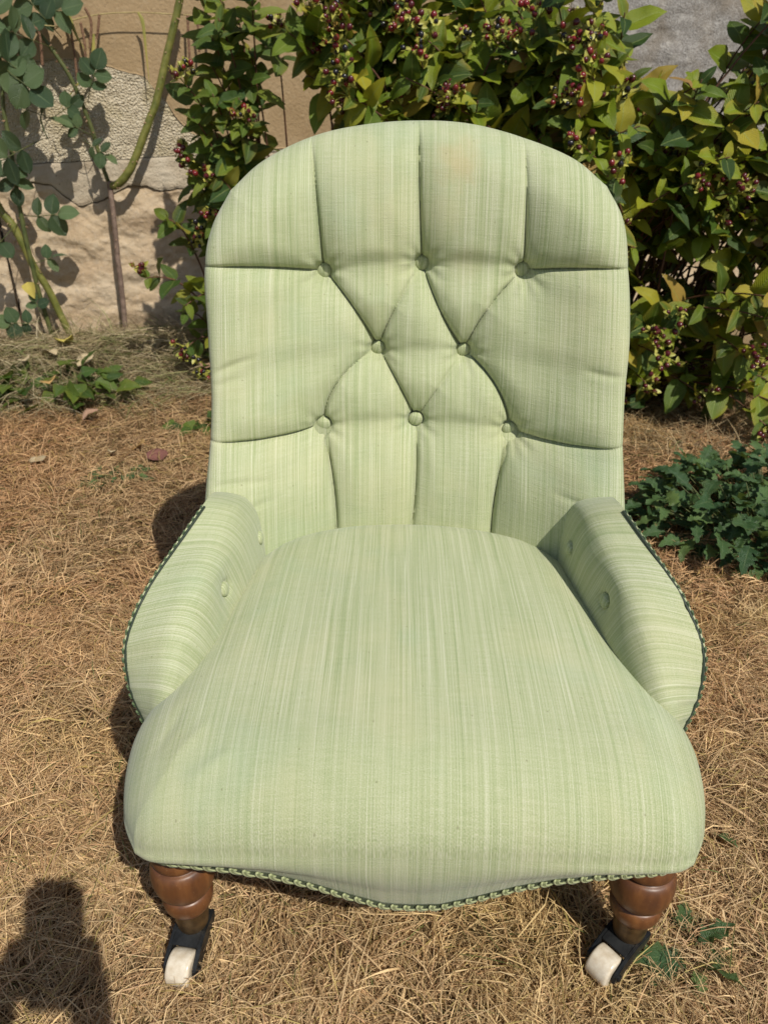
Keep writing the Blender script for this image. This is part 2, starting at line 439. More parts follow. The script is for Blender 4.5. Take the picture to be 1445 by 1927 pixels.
# ---- garden wall: lower stone blocks, a thin upper course, rough render, smooth ochre plaster
def wall_mats():
    d = {}
    t = NT('ochre_plaster'); tc = t.n('TexCoord').outputs['Object']
    a = t.noise(tc, 3.5, 5, .6); b = t.noise(tc, 60, 4, .7)
    c = t.ramp(a, [(.3, (.30, .205, .105)), (.55, (.38, .27, .15)), (.75, (.44, .33, .20))])
    c = t.mix(t.n('MapRange', {0: b, 1: .55, 2: .75, 3: 0., 4: .35}).outputs[0], c, (.5, .4, .27))
    pit = t.n('TexVoronoi', {'Vector': tc, 'Scale': 48.}).outputs[0]
    c = t.mix(t.n('MapRange', {0: pit, 1: .09, 2: .05, 3: 0., 4: .6}).outputs[0], c, (.1, .07, .04))
    d['plaster'] = t.done(t.bsdf(c, .85, t.bump(t.noise(tc, 90, 5, .65), .004), Specular_IOR_Level=.2))
    t = NT('pebbly_render'); tc = t.n('TexCoord').outputs['Object']
    v = t.n('TexVoronoi', {'Vector': tc, 'Scale': 150.}).outputs
    a = t.noise(tc, 6, 4, .6); b = t.noise(tc, 170, 3, .7)
    c = t.ramp(b, [(.3, (.36, .29, .19)), (.5, (.60, .51, .36)), (.7, (.78, .70, .54))])
    c = t.mix(t.n('MapRange', {0: a, 1: .48, 2: .66, 3: 0., 4: .6}).outputs[0], c, (.36, .29, .12))
    h = t.math('ADD', b, t.math('MULTIPLY', v[0], -1.2))
    d['render'] = t.done(t.bsdf(c, .9, t.bump(h, .006), Specular_IOR_Level=.2))
    t = NT('grey_render'); tc = t.n('TexCoord').outputs['Object']
    b = t.noise(tc, 150, 4, .7); a = t.noise(tc, 5, 4, .6)
    c = t.ramp(b, [(.3, (.17, .155, .14)), (.5, (.31, .29, .265)), (.7, (.48, .46, .43))])
    c = t.mix(t.n('MapRange', {0: a, 1: .45, 2: .62, 3: 0., 4: .6}).outputs[0], c, (.25, .20, .14))
    c = t.mix(t.n('MapRange', {0: t.noise(tc, 26, 4, .65), 1: .52, 2: .68, 3: 0., 4: .55}).outputs[0], c, (.55, .52, .47))
    d['grey'] = t.done(t.bsdf(c, .9, t.bump(b, .007), Specular_IOR_Level=.2))
    t = NT('hewn_limestone'); tc = t.n('TexCoord').outputs['Object']
    a = t.noise(t.map(tc, (5, 5, 9)), 1, 5, .6); b = t.noise(tc, 70, 5, .7)
    c = t.ramp(a, [(.25, (.38, .265, .16)), (.5, (.53, .405, .265)), (.75, (.63, .52, .375))])
    c = t.mix(t.n('MapRange', {0: b, 1: .5, 2: .8, 3: 0., 4: .5}).outputs[0], c, (.62, .55, .45))
    c = t.mix(t.n('MapRange', {0: b, 1: .42, 2: .25, 3: 0., 4: .6}).outputs[0], c, (.2, .135, .08))
    d['stone'] = t.done(t.bsdf(c, .88, t.bump(b, .006), Specular_IOR_Level=.2))
    t = NT('grey_limestone'); tc = t.n('TexCoord').outputs['Object']
    a = t.noise(tc, 8, 5, .65); b = t.noise(tc, 120, 4, .7)
    c = t.ramp(a, [(.25, (.36, .285, .195)), (.5, (.51, .425, .31)), (.75, (.63, .55, .425))])
    pit = t.n('TexVoronoi', {'Vector': tc, 'Scale': 42.}).outputs[0]
    c = t.mix(t.n('MapRange', {0: pit, 1: .13, 2: .07, 3: 0., 4: .75}).outputs[0], c, (.1, .08, .055))
    d['course'] = t.done(t.bsdf(c, .9, t.bump(b, .005), Specular_IOR_Level=.2))
    d['mortar'] = simple('dark_mortar', (.05, .04, .03), (.16, .12, .085), 40, .95, .004, 120)
    return d

def build_wall():
    WM = wall_mats()
    root = empty('garden_wall', (WX, WY, 0), WR)
    tag(root, 'old garden wall of hewn stone with flaking ochre plaster above', 'wall')
    plast = np.array([(-2.5, 1.0), (0, 1.01), (.212, 1.023), (.315, 1.035), (.383, 1.042), (.437, 1.047), (.506, 1.032), (.564, 1.026), (.622, 1.006), (.675, .995), (.707, .95), (.734, .927), (.766, .87), (.812, .822), (.977, .758), (1.2, .765), (2.0, .80), (2.17, .9), (2.215, 1.2), (2.25, 1.9), (9, 1.9)])
    crack = np.array([(-2.5, .66), (.0, .68), (.202, .673), (.305, .653), (.352, .609), (.381, .587), (.445, .592), (.488, .613), (.565, .651), (.631, .646), (.675, .634), (.803, .637), (1.3, .63), (2, .65), (9, .64)])
    def Zp(x): return np.interp(x, plast[:, 0], plast[:, 1])+.014*(fbm(x*24, x*0, 3, 3)-.5)
    def Zl(x): return .724+.035*(x-.144)*(x < 1)+.03*(x >= 1)+.008*(fbm(x*15, x*0+3, 3, 4)-.5)
    def Zc(x): return np.interp(x, crack[:, 0], crack[:, 1])+.016*(fbm(x*26, x*0+7, 3, 5)-.5)
    def piece(name, x0, x1, lo, hi, proud, rough, mat, nx, nz, freq, gap=.004, seed=0, chamfer=.008):
        u = np.linspace(0, 1, nx); v = np.linspace(0, 1, nz)
        x = x0+(x1-x0)*u
        l = lo(x)+gap/2; h = hi(x)-gap/2
        X = np.repeat(x[:, None], nz, 1)
        Z = l[:, None]+(h-l)[:, None]*v[None]
        ed = np.minimum(np.minimum(Z-l[:, None], h[:, None]-Z), np.minimum(X-x0, x1-X))
        Y = -(proud+rough*(fbm(X*freq, Z*freq*1.3, 5, seed)-.5)-chamfer*np.exp(-ed/.004))
        Y -= rough*.35*(np.abs(fbm(X*freq*.9+3, Z*freq*1.5, 4, seed+9)-.5)*2-.3)
        V = np.stack([X, Y, Z], -1)
        F = [grid_faces(nx, nz)]
        # return the edges into the wall
        ring = np.concatenate([np.arange(nx)*nz, (nx-1)*nz+np.arange(1, nz), (np.arange(nx-2, -1, -1))*nz+nz-1, np.arange(nz-2, 0, -1)])
        V = V.reshape(-1, 3)
        back = V[ring].copy(); back[:, 1] = .05
        k = len(ring); j = np.arange(k); b0 = len(V)
        F.append(np.stack([ring[j], b0+j, b0+(j+1) % k, ring[(j+1) % k]], 1))
        o = obj(name, np.concatenate([V, back]), F, mat, root)
        o.data.update()
        return o
    c0 = lambda z: (lambda x: np.full_like(x, z))
    jx = [-2.4, -.75, .10, .985, 1.75, 2.6, 3.5, 4.6, 5.8, 7.0, 8.4]
    for i in range(len(jx)-1):
        vis = i in (1, 2, 3, 4)
        n = (260, 150) if i in (2,) else ((120, 80) if vis else (40, 30))
        piece('stone_block', jx[i]+.004, jx[i+1]-.004, c0(-.12), Zc, .012+.006*(i % 2), .034, WM['stone'], *n, 9, .004, i*7+1, .005)
    jx = [-2.4, -.4, 1.05, 2.3, 4.6, 6.4, 8.4]
    for i in range(len(jx)-1):
        n = (300, 40) if i == 1 else (90, 20)
        piece('course_block', jx[i]+.003, jx[i+1]-.003, Zc, Zl, .016, .012, WM['course'], *n, 13, .003, i*5+40, .004)
    piece('rough_render', -2.4, 2.26, Zl, Zp, .010, .010, WM['render'], 420, 90, 16, .001, 70, .0)
    piece('plaster_coat', -2.4, 2.26, Zp, c0(1.9), .0135, .005, WM['plaster'], 420, 120, 7, .0, 80, .001)
    piece('grey_render', 2.264, 8.4, Zl, c0(1.9), .018, .024, WM['grey'], 420, 130, 14, .005, 90, .006)
    bm = bmesh.new()
    bmesh.ops.create_cube(bm, size=1)
    for v in bm.verts: v.co = Vector((v.co.x*10.7+2.98, (v.co.y+.5)*.30+.008, (v.co.z+.5)*2.02-.13))
    me = bpy.data.meshes.new('core'); bm.to_mesh(me); bm.free(); me.materials.append(WM['mortar'])
    add('wall_core', me, root)
build_wall()

# ================================================================== CHAIR
CH = empty('nursing_chair', (.03, .538, 0), R(-1.3))
tag(CH, 'low button-back armchair in pale green striped fabric on turned legs', 'armchair')

def poly_dist(P, Q):
    """P (n,2) points to polyline Q (m,2): distance, nearest point, arclength fraction"""
    A, B = Q[:-1], Q[1:]
    seg = np.linalg.norm(B-A, axis=1); cum = np.concatenate([[0], np.cumsum(seg)])
    best = np.full(len(P), 1e9); near = np.zeros_like(P); fr = np.zeros(len(P))
    for i in range(len(A)):
        d = B[i]-A[i]
        t = np.clip(((P-A[i])@d)/max(d@d, 1e-12), 0, 1)
        q = A[i]+t[:, None]*d
        ds = np.linalg.norm(P-q, axis=1)
        m = ds < best
        best[m] = ds[m]; near[m] = q[m]; fr[m] = (cum[i]+t[m]*seg[i])/cum[-1]
    return best, near, fr

def espace(n, k=.55):
    t = np.linspace(0, 1, n)
    return (1-k)*t+k*(.5-.5*np.cos(PI*t))

def coons(bot, right, top, left, nu, nv):
    """curves as (m,2): bot/top run left to right, left/right run bottom to top -> (nv,nu,2)"""
    u, v = espace(nu, .7), espace(nv, .7)
    def samp(C, t):
        C = np.asarray(C, float)
        D = catmull(C, 400)
        s = np.concatenate([[0], np.cumsum(np.linalg.norm(np.diff(D, axis=0), axis=1))]); s /= s[-1]
        return np.stack([np.interp(t, s, D[:, 0]), np.interp(t, s, D[:, 1])], 1)
    b, t_, l, r = samp(bot, u), samp(top, u), samp(left, v), samp(right, v)
    U, V = u[None, :, None], v[:, None, None]
    S = (1-V)*b[None]+V*t_[None]+(1-U)*l[:, None]+U*r[:, None]
    S -= (1-U)*(1-V)*b[0]+U*(1-V)*b[-1]+(1-U)*V*t_[0]+U*V*t_[-1]
    return S

def ring_index(nv, nu):
    return np.concatenate([np.arange(nu), np.arange(1, nv)*nu+nu-1, (nv-1)*nu+np.arange(nu-2, -1, -1), np.arange(nv-2, 0, -1)*nu])

# ---------------------------------------------------------------- seat
SEAT_R = np.array([(.286, -.040), (.307, -.006), (.319, .04), (.320, .085), (.303, .135), (.278, .20), (.264, .29), (.255, .37), (.225, .44)])
SEAT_F = np.array([(0, -.063), (.09, -.061), (.18, -.058), (.235, -.054), (.268, -.049), (.286, -.040)])
SEAT_B = np.array([(0, .512), (.10, .503), (.18, .476), (.225, .44)])
def mir(C): return np.concatenate([(C*[-1, 1])[:0:-1], C])
def seat_top(x, y): return .376-.32*x**2-.34*(y-.24)**2
def build_seat():
    nu, nv = 220, 220
    S = coons(mir(SEAT_F), SEAT_R, mir(SEAT_B), SEAT_R*[-1, 1], nu, nv)
    P = S.reshape(-1, 2)
    idx = ring_index(nv, nu)
    out = P[idx]
    d, _, _ = poly_dist(P, np.concatenate([out, out[:1]])[::2])
    d[idx] = 0
    Rh, Rv = .098, .070
    q = np.clip(1-d/Rh, 0, 1)
    Z = seat_top(P[:, 0], P[:, 1])-Rv*(1-np.sqrt(np.maximum(1-q**2.2, 0)))
    Z += .0050*(fbm(P[:, 0]*7, P[:, 1]*6, 2, 44)-.5)*sstep(0, .05, d)
    for sx in (-1, 1):                               # cloth pulled towards the front corners
        for k, (x0, y0, x1, y1) in enumerate([(.255, .0, .215, .055), (.275, .015, .25, .08), (.235, -.02, .18, .015)]):
            dd, _, f = poly_dist(P, np.array([(sx*x0, y0), (sx*(x0+x1)/2+.004, (y0+y1)/2), (sx*x1, y1)]))
            Z += (.0012+.0005*k)*np.exp(-(dd/.008)**2)*np.sin(PI*np.clip(f, 0, 1))*(1 if (k+sx) % 2 else -1)
    V = np.column_stack([P, Z])
    UV = np.column_stack([P[:, 0], P[:, 1]])
    F = [grid_faces(nv, nu)]
    # skirt: rolls under to the braid line
    zt = Z[idx]
    ax = np.abs(out[:, 0])
    zb = np.interp(ax, [0, .03, .07, .11, .15, .19, .24, .32], [.160, .164, .182, .202, .217, .224, .225, .218])
    zb = np.where(out[:, 1] > .02, .214, zb)
    uvec = np.column_stack([-np.sign(out[:, 0])*.016*np.clip(ax/.318, 0, 1)**4, (.0165)*(1-sstep(-.03, .06, out[:, 1]))*(1+.6*(1-np.clip(ax/.17, 0, 1)))-.02*sstep(.3, .5, out[:, 1])])
    cen = np.column_stack([out[:, 0]*.86, np.clip(out[:, 1], .04, .40)])
    inw = unit(cen-out)
    rings = []; uvs = []
    k = 14
    vacc = np.zeros(len(out))
    prev = np.column_stack([out, zt])
    for j in range(1, k+1):
        t = j/k
        bul = -.004*math.sin(PI*min(t*1.6, 1))
        p = np.column_stack([out+inw*bul+uvec*t**1.6, zt+(zb-zt)*t])
        vacc = vacc+np.linalg.norm(p-prev, axis=1); prev = p
        rings.append(p)
        side = sstep(-.01, .05, out[:, 1])*np.sign(out[:, 0])
        uvs.append(np.column_stack([out[:, 0]+side*vacc, out[:, 1]-vacc*(1-np.abs(side))]))
    # a short turn under the rail
    p = np.column_stack([out+uvec+inw*.020, zb+.004]); rings.append(p); uvs.append(uvs[-1])
    m = len(idx)
    V2 = np.concatenate(rings)
    b0 = len(V)
    r0 = [idx]+[b0+np.arange(m)+i*m for i in range(k+1)]
    for a, b in zip(r0[:-1], r0[1:]):
        j = np.arange(m); j2 = (j+1) % m
        F.append(np.stack([a[j], b[j], b[j2], a[j2]], 1))
    obj('seat_cushion', np.concatenate([V, V2]), F, M['fabric'], CH, np.concatenate([UV]+uvs))
    # dark bottom cloth
    c = np.array([[0, .2, .215]])
    j = np.arange(m)
    obj('bottom_cloth', np.concatenate([rings[-1]+[0, 0, .006], c]), np.stack([(j+1) % m, j, np.full(m, m)], 1), M['lining'], CH)
    return rings[k-1], inw
seat_edge, seat_inw = build_seat()

# ---------------------------------------------------------------- back
TAU = R(14)
def barrel(x, h):
    kb = np.interp(h, [0, .1, .4, .6], [.17, .15, .09, .06])
    return kb*np.abs(x/.285)**2.5
def back_map(x, h, dep):
    """dep > 0 goes away from the sitter"""
    y = .475+h*math.sin(TAU)-barrel(x, h)+dep*math.cos(TAU)
    slope = np.clip((barrel(x+.002, h)-barrel(x-.002, h))/.004, -1.2, 1.2)
    xo = x+np.minimum(dep, .03)*slope*.18
    z = .335+h*math.cos(TAU)-dep*math.sin(TAU)*.3
    return np.stack([xo, y, z], -1)
BA = [(-.131, .385), (.013, .394), (.158, .389)]
BB = [(-.052, .270), (.078, .268)]
BC = [(-.134, .161), (.007, .163), (.148, .158)]
def curve2(a, b, bow=0., n=13):
    a, b = np.array(a), np.array(b)
    t = np.linspace(0, 1, n)[:, None]
    d = b-a
    return a+d*t+np.array([-d[1], d[0]])*bow*4*t*(1-t)
# polyline, slit depth at start/mid/end, valley depth at start/mid/end, valley width
CREASES = [
    (curve2(BA[0], (-.150, .60), -.01), (.008, .006, .003), (.022, .010, .004), .026),
    (curve2(BA[1], (.004, .61), .01), (.008, .007, .004), (.022, .013, .005), .026),
    (curve2(BA[2], (.150, .60), .0), (.007, .004, .002), (.020, .008, .003), .024),
    (curve2(BA[0], (-.32, .406), -.02), (.008, .008, .006), (.020, .013, .008), .022),
    (curve2(BA[2], (.32, .406), .02), (.008, .006, .005), (.020, .011, .007), .022),
    (curve2(BA[0], BB[0], .05), (.008, .007, .008), (.022, .012, .022), .022),
    (curve2(BA[1], BB[0], -.05), (.001, .003, .006), (.018, .008, .020), .024),
    (curve2(BA[1], BB[1], -.04), (.008, .007, .008), (.022, .012, .022), .022),
    (curve2(BA[2], BB[1], -.08), (.004, .003, .006), (.022, .010, .022), .022),
    (curve2(BB[0], BC[0], -.16), (.002, .004, .007), (.020, .011, .020), .022),
    (curve2(BB[0], BC[1], .03), (.007, .006, .007), (.020, .011, .018), .022),
    (curve2(BB[1], BC[1], -.03), (.001, .002, .003), (.018, .008, .018), .022),
    (curve2(BB[1], BC[2], .12), (.007, .007, .008), (.022, .013, .020), .022),
    (curve2(BC[0], (-.33, .196), .07), (.007, .006, .005), (.018, .012, .006), .024),
    (curve2(BC[2], (.33, .194), -.07), (.007, .006, .005), (.018, .012, .006), .024),
    (curve2(BC[0], (-.115, -.05), .04), (.008, .009, .006), (.020, .014, .006), .024),
    (curve2(BC[1], (-.004, -.05), .03), (.006, .006, .005), (.018, .010, .005), .024),
    (curve2(BC[2], (.126, -.05), -.04), (.008, .009, .006), (.020, .014, .006), .024),
]
SOFT = [(curve2(BA[0], BA[1], .02), .013, .026), (curve2(BA[1], BA[2], .02), .013, .026), (curve2(BB[0], BB[1], .02), .010, .024),
        (curve2(BC[0], BC[1], .02), .010, .024), (curve2(BC[1], BC[2], .02), .010, .024),
        (curve2(BB[0], (-.30, .255), 0), .0045, .03), (curve2(BB[1], (.30, .258), 0), .0045, .03)]
OUT_L = np.array([(-.296, -.03), (-.292, .04), (-.288, .106), (-.283, .17), (-.281, .23), (-.285, .32), (-.289, .402), (-.279, .455), (-.256, .500)])
OUT_T = np.array([(-.256, .500), (-.213, .537), (-.145, .568), (-.07, .583), (.006, .588), (.076, .584), (.146, .568), (.218, .541), (.262, .507)])
OUT_R = np.array([(.298, -.03), (.296, .04), (.293, .106), (.290, .17), (.290, .23), (.294, .32), (.291, .405), (.283, .465), (.262, .507)])
OUT_B = np.array([(-.296, -.03), (-.1, -.035), (.1, -.035), (.298, -.03)])
BACK = {}
def tuft(P):
    D = np.zeros(len(P)); S = np.zeros(len(P))
    for Q, sl, va, w in CREASES:
        d, _, f = poly_dist(P, Q)
        a = np.interp(f, [0, .5, 1], sl); b = np.interp(f, [0, .5, 1], va)
        S = np.maximum(S, 1.6*a*np.exp(-(d/.0021)**1.15))
        v = 1.45*b*(.5*np.exp(-d/(w*.55))+.5*np.exp(-(d/w)**2))
        D = (D**3+v**3)**(1/3)
    for Q, a, w in SOFT:
        d, near, f = poly_dist(P, Q)
        up = P[:, 1] > near[:, 1]
        v = 1.75*a*np.exp(-(d/np.where(up, w*.8, w*1.45))**2)*(1-.35*np.sin(PI*f))
        D = (D**3+v**3)**(1/3)
    for b in BA+BB+BC:
        r = np.linalg.norm(P-np.array(b), axis=1)
        v = .036*np.exp(-(r/.036)**1.25)
        D = (D**3+v**3)**(1/3)
        S = np.maximum(S, .010*np.exp(-(r/.0148)**6))
        # short gathers radiating from the button
        an = np.arctan2(P[:, 1]-b[1], P[:, 0]-b[0])
        D = D+.0011*np.sin(an*9+b[0]*90)*np.exp(-((r-.024)/.013)**2)
    return D+S
def build_back():
    nu, nv = 430, 450
    S = coons(OUT_B, OUT_R, OUT_T, OUT_L, nu, nv)
    P = S.reshape(-1, 2)
    idx = ring_index(nv, nu)
    out = P[idx].copy()
    inner = np.ones(len(P), bool); inner[idx] = False
    # let the mesh run along the pleats
    moved = np.zeros(len(P), bool)
    for Q, *_ in CREASES:
        d, near, _ = poly_dist(P, Q)
        d = np.where(inner & ~moved, d, 1.).reshape(nv, nu)
        ext = np.abs(Q[-1]-Q[0])
        if ext[1] > ext[0]*.45:                      # steep pleat: one vertex in every row
            k = np.argmin(d, 1); ids = np.arange(nv)*nu+k; dm = d.min(1)
        else:                                        # flat pleat: one vertex in every column
            k = np.argmin(d, 0); ids = k*nu+np.arange(nu); dm = d.min(0)
        ids = ids[dm < .0021]
        P[ids] = near[ids]; moved[ids] = True
    edge = np.concatenate([out, out[:1]])[::2]
    edge = edge[edge[:, 1] > -.029]
    d, _, _ = poly_dist(P, edge)
    bottom = P[:, 1] < -.0295
    d = np.where(~inner & ~bottom, 0, d)
    Rr, Dp = .072, .060
    q = np.clip(1-d/Rr, 0, 1)
    roll = Dp*(1-np.sqrt(np.maximum(1-q**2.1, 0)))
    fade = sstep(.0, .05, d)*.75+.25
    T = tuft(P)
    puff = .010*np.exp(-((P[:, 1]-.47)/.075)**2)+.008*np.exp(-((P[:, 1]-.08)/.06)**2)
    wr = .0016*(fbm(P[:, 0]*16, P[:, 1]*22, 3, 61)-.5)
    for (x0, h0, x1, h1, a) in [(-.278, .262, -.215, .282, .0030), (.285, .268, .235, .272, .0028), (-.27, .118, -.20, .103, .0028), (-.25, .075, -.19, .078, .002), (.28, .10, .20, .097, .0030), (.27, .075, .22, .085, .002), (-.28, .245, -.23, .255, .002)]:
        dd, _, f = poly_dist(P, curve2((x0, h0), (x1, h1), .06))
        wr += a*np.exp(-(dd/.0055)**2)*np.sin(PI*np.clip(f*.8+.2, 0, 1))
    dep = roll+T*fade-puff*sstep(0, .06, d)+wr*sstep(0, .015, d)
    V = back_map(P[:, 0], P[:, 1], dep)
    F = [grid_faces(nv, nu)]
    UV = P.copy()
    # stripes follow the cloth into the pleats a little
    UV[:, 0] += .10*T*np.sign(P[:, 0]-np.interp(P[:, 1], [0, .6], [.0, .0]))*.4
    # side band and rear panel
    m = len(idx); b0 = len(V)
    ov = V[idx]
    r1 = ov+np.array([0, .030, -.004]); r1[:, 0] *= .995
    r2 = ov+np.array([0, .050, -.008]); r2[:, 0] *= .965
    ctr = np.array([[0, .64, .62]])
    allV = np.concatenate([V, r1, r2, ctr])
    j = np.arange(m); j2 = (j+1) % m
    F.append(np.stack([idx[j2], idx[j], b0+j, b0+j2], 1)[:, ::-1])
    F.append(np.stack([b0+j2, b0+j, b0+m+j, b0+m+j2], 1)[:, ::-1])
    F.append(np.stack([b0+m+j, np.full(m, b0+2*m), b0+m+j2], 1))
    uo = UV[idx]
    # over the edge the cloth carries on
    UVs = np.concatenate([UV, uo+[0, .03], uo+[0, .05], [[0, .3]]])
    obj('backrest', allV, F, M['fabric_back'], CH, UVs)
    BACK['rim'] = r1
build_back()

# ---------------------------------------------------------------- buttons
def button_mesh():
    prof = [(.0092, -.006), (.0098, -.003), (.0100, -.0008), (.0095, .0010), (.0080, .0026), (.0058, .0036), (.0030, .0042), (.0001, .0044)]
    V, F = lathe(prof, 28)
    return make_mesh('button', V, F, M['fabric'], V[:, :2]+.05)
BTN = button_mesh()
def put_button(p, n, s=1., roll=0.):
    q = Vector(n).to_track_quat('Z', 'Y')
    o = add('button', BTN, CH, loc=p, scale=s)
    o.rotation_euler = (q @ Euler((0, 0, roll)).to_quaternion()).to_euler()
for b in BA+BB+BC:
    P = np.array([b])
    base = back_map(P[:, 0], P[:, 1], tuft(P)-(.0215 if b in BC else .0180))[0]
    tilt = .12 if b in BA else 0
    put_button(base, (0+b[0]*.3, -1, -.24+tilt), 1.14, random.uniform(-.3, .3))

# ---------------------------------------------------------------- arms
ARM = [  # seat line, crown control, outer edge   (right-hand arm; mirrored for the other)
    ((.226, .560, .300), (.230, .550, .390), (.280, .530, .395)),
    ((.222, .480, .310), (.220, .468, .412), (.282, .425, .428)),
    ((.213, .385, .312), (.219, .352, .446), (.272, .325, .464)),
    ((.220, .300, .306), (.225, .268, .442), (.299, .250, .438)),
    ((.227, .232, .300), (.237, .198, .434), (.323, .190, .410)),
    ((.238, .172, .294), (.254, .140, .404), (.340, .150, .368)),
    ((.257, .126, .284), (.274, .092, .352), (.335, .126, .320)),
    ((.284, .104, .264), (.292, .082, .290), (.321, .114, .276)),
    ((.302, .110, .225), (.304, .088, .232), (.318, .112, .225)),
]
def build_arm(sx):
    na, nb = 126, 64
    I = catmull([a[0] for a in ARM], na); C = catmull([a[1] for a in ARM], na); O = catmull([a[2] for a in ARM], na)
    b = np.linspace(0, 1, nb)[None, :, None]
    w = 2.1
    den = (1-b)**2+2*w*b*(1-b)+b**2
    V = ((1-b)**2*I[:, None]+2*w*b*(1-b)*C[:, None]+b**2*O[:, None])/den
    mid = V[:, nb//2]
    s = np.concatenate([[0], np.cumsum(np.linalg.norm(np.diff(mid, axis=0), axis=1))])
    bl = np.concatenate([[0], np.cumsum(np.linalg.norm(np.diff(V[na//3], axis=0), axis=1))])
    ta = np.gradient(V, axis=0); tb = np.gradient(V, axis=1)
    N = unit(np.cross(tb, ta))
    if N[na//3, nb//2, 2] < 0: N = -N
    flat = V.reshape(-1, 3)
    disp = np.zeros(len(flat))
    spots = []
    for qa, qb in ARM_BTN[sx]:
        ia, ib = int((qa+1)/8*(na-1)), int(qb*(nb-1))
        spots.append((V[ia, ib].copy(), N[ia, ib].copy()))
    for pb, _ in spots[:1]:
        r = np.linalg.norm(flat-pb, axis=1)
        disp -= .011*np.exp(-(r/.030)**1.3)+.004*np.exp(-(r/.0125)**5)
    # gathers near the outer braid
    bb = np.repeat(np.linspace(0, 1, nb)[None], na, 0).reshape(-1)
    aa = np.repeat(np.linspace(0, 1, na)[:, None], nb, 1).reshape(-1)
    disp += .0022*(fbm(aa*46, bb*1.5, 2, 70+sx)-.5)*sstep(.72, .98, bb)*sstep(.3, .6, aa)*2
    disp += .003*(fbm(aa*5, bb*4, 2, 75+sx)-.5)
    disp *= sstep(0, .03, 1-bb)*.7+.3
    flat = flat+N.reshape(-1, 3)*disp[:, None]
    UV = np.column_stack([np.repeat(s[:, None], nb, 1).reshape(-1)+.31*(sx+2), np.repeat(bl[None], na, 0).reshape(-1)])
    F = [grid_faces(na, nb)]
    # outer panel drops from the braid to the rail
    oi = np.arange(na)*nb+nb-1
    top = flat[oi]
    lo = top.copy(); lo[:, 2] = np.minimum(.205, top[:, 2]-.004); lo[:, 0] -= .012
    b0 = len(flat)
    V2 = np.concatenate([flat, top-[.004, 0, .002], lo])
    j = np.arange(na-1)
    F.append(np.stack([oi[j], oi[j+1], b0+j+1, b0+j], 1))
    F.append(np.stack([b0+j, b0+j+1, b0+na+j+1, b0+na+j], 1))
    UV = np.concatenate([UV, UV[oi], UV[oi]+[0, .15]])
    # front end closes downwards to the rail
    V2 = V2*[sx, 1, 1]
    if sx < 0: F = [f[:, ::-1] for f in F]
    obj('arm', V2, F, M['fabric'], CH, UV)
    for q, (p, nn) in enumerate(spots):
        put_button((p-nn*(.0095 if q == 0 else -.001))*[sx, 1, 1], nn*[sx, 1, 1], 1.0)
    return O*[sx, 1, 1]
ARM_BTN = {-1: [(2.55, .23), (.95, .19)], 1: [(2.75, .23), (1.25, .21)]}
arm_edges = {sx: build_arm(sx) for sx in (-1, 1)}

# ---------------------------------------------------------------- braid trims
def braid(P, out, up, pitch=.0138, r=.0021, amp=.0040):
    P = np.asarray(P, float)
    s = np.concatenate([[0], np.cumsum(np.linalg.norm(np.diff(P, axis=0), axis=1))])
    n = int(s[-1]/pitch*12)
    t = np.linspace(0, s[-1], n)
    I = lambda A: np.stack([np.interp(t, s, A[:, k]) for k in range(3)], 1)
    Q, O, U = I(P), unit(I(out)), unit(I(up))
    T = unit(np.gradient(Q, axis=0))
    ac = Acc()
    def cord(q, rad, k, c):
        V, F = tube(q, rad, k); ac.put(V, F, None, np.full(len(V), c))
    for u0 in (-.0026, .0, .0026): cord(Q+U*u0-O*.0006, r*.95, 5, .0)               # dark ground cord
    for k, (sh, c, rr) in enumerate(((0., 1., .62), (.16, .55, .55), (.32, .9, .45))):
        ph = 2*PI*(t/pitch-sh)
        q = Q+T*(-pitch*.27*np.sin(ph))[:, None]+U*(amp*(1.05-.12*k)*np.cos(ph)+.0004)[:, None]+O*(.0022+.0011*np.sin(ph+.6))[:, None]
        cord(q, r*rr, 5, c)
    return ac
# front edge of the seat: from the left side round the front to the right side
e = seat_edge
start = int(np.argmin(np.abs(e[:, 1]-.12)+(e[:, 0] > 0)*9))
e2 = np.roll(e, -start, axis=0); i2 = np.roll(seat_inw, -start, axis=0)
stop = int(np.argmin(np.abs(e2[:, 1]-.12)+(e2[:, 0] < 0)*9))
if np.mean(e2[:stop, 1]) > .1:                       # ran round the back: take the other way
    e2 = e2[stop:]; i2 = i2[stop:]
else:
    e2 = e2[:stop]; i2 = i2[:stop]
o3 = np.column_stack([-i2, np.zeros(len(i2))])
braid(e2+o3*.001, o3, np.tile([0, 0, 1.], (len(e2), 1))).build('seat_braid', M['braid'], CH)
for sx in (-1, 1):
    p = arm_edges[sx][34:]-np.array([sx*.003, 0, .003])
    t = unit(np.gradient(p, axis=0))
    outv = np.tile([sx*1., 0, .15], (len(p), 1))
    upv = unit(np.cross(t, outv))*sx
    braid(p+outv*.0005, outv, upv, .011, .0021, .0032).build('arm_braid', M['braid_dark'], CH)

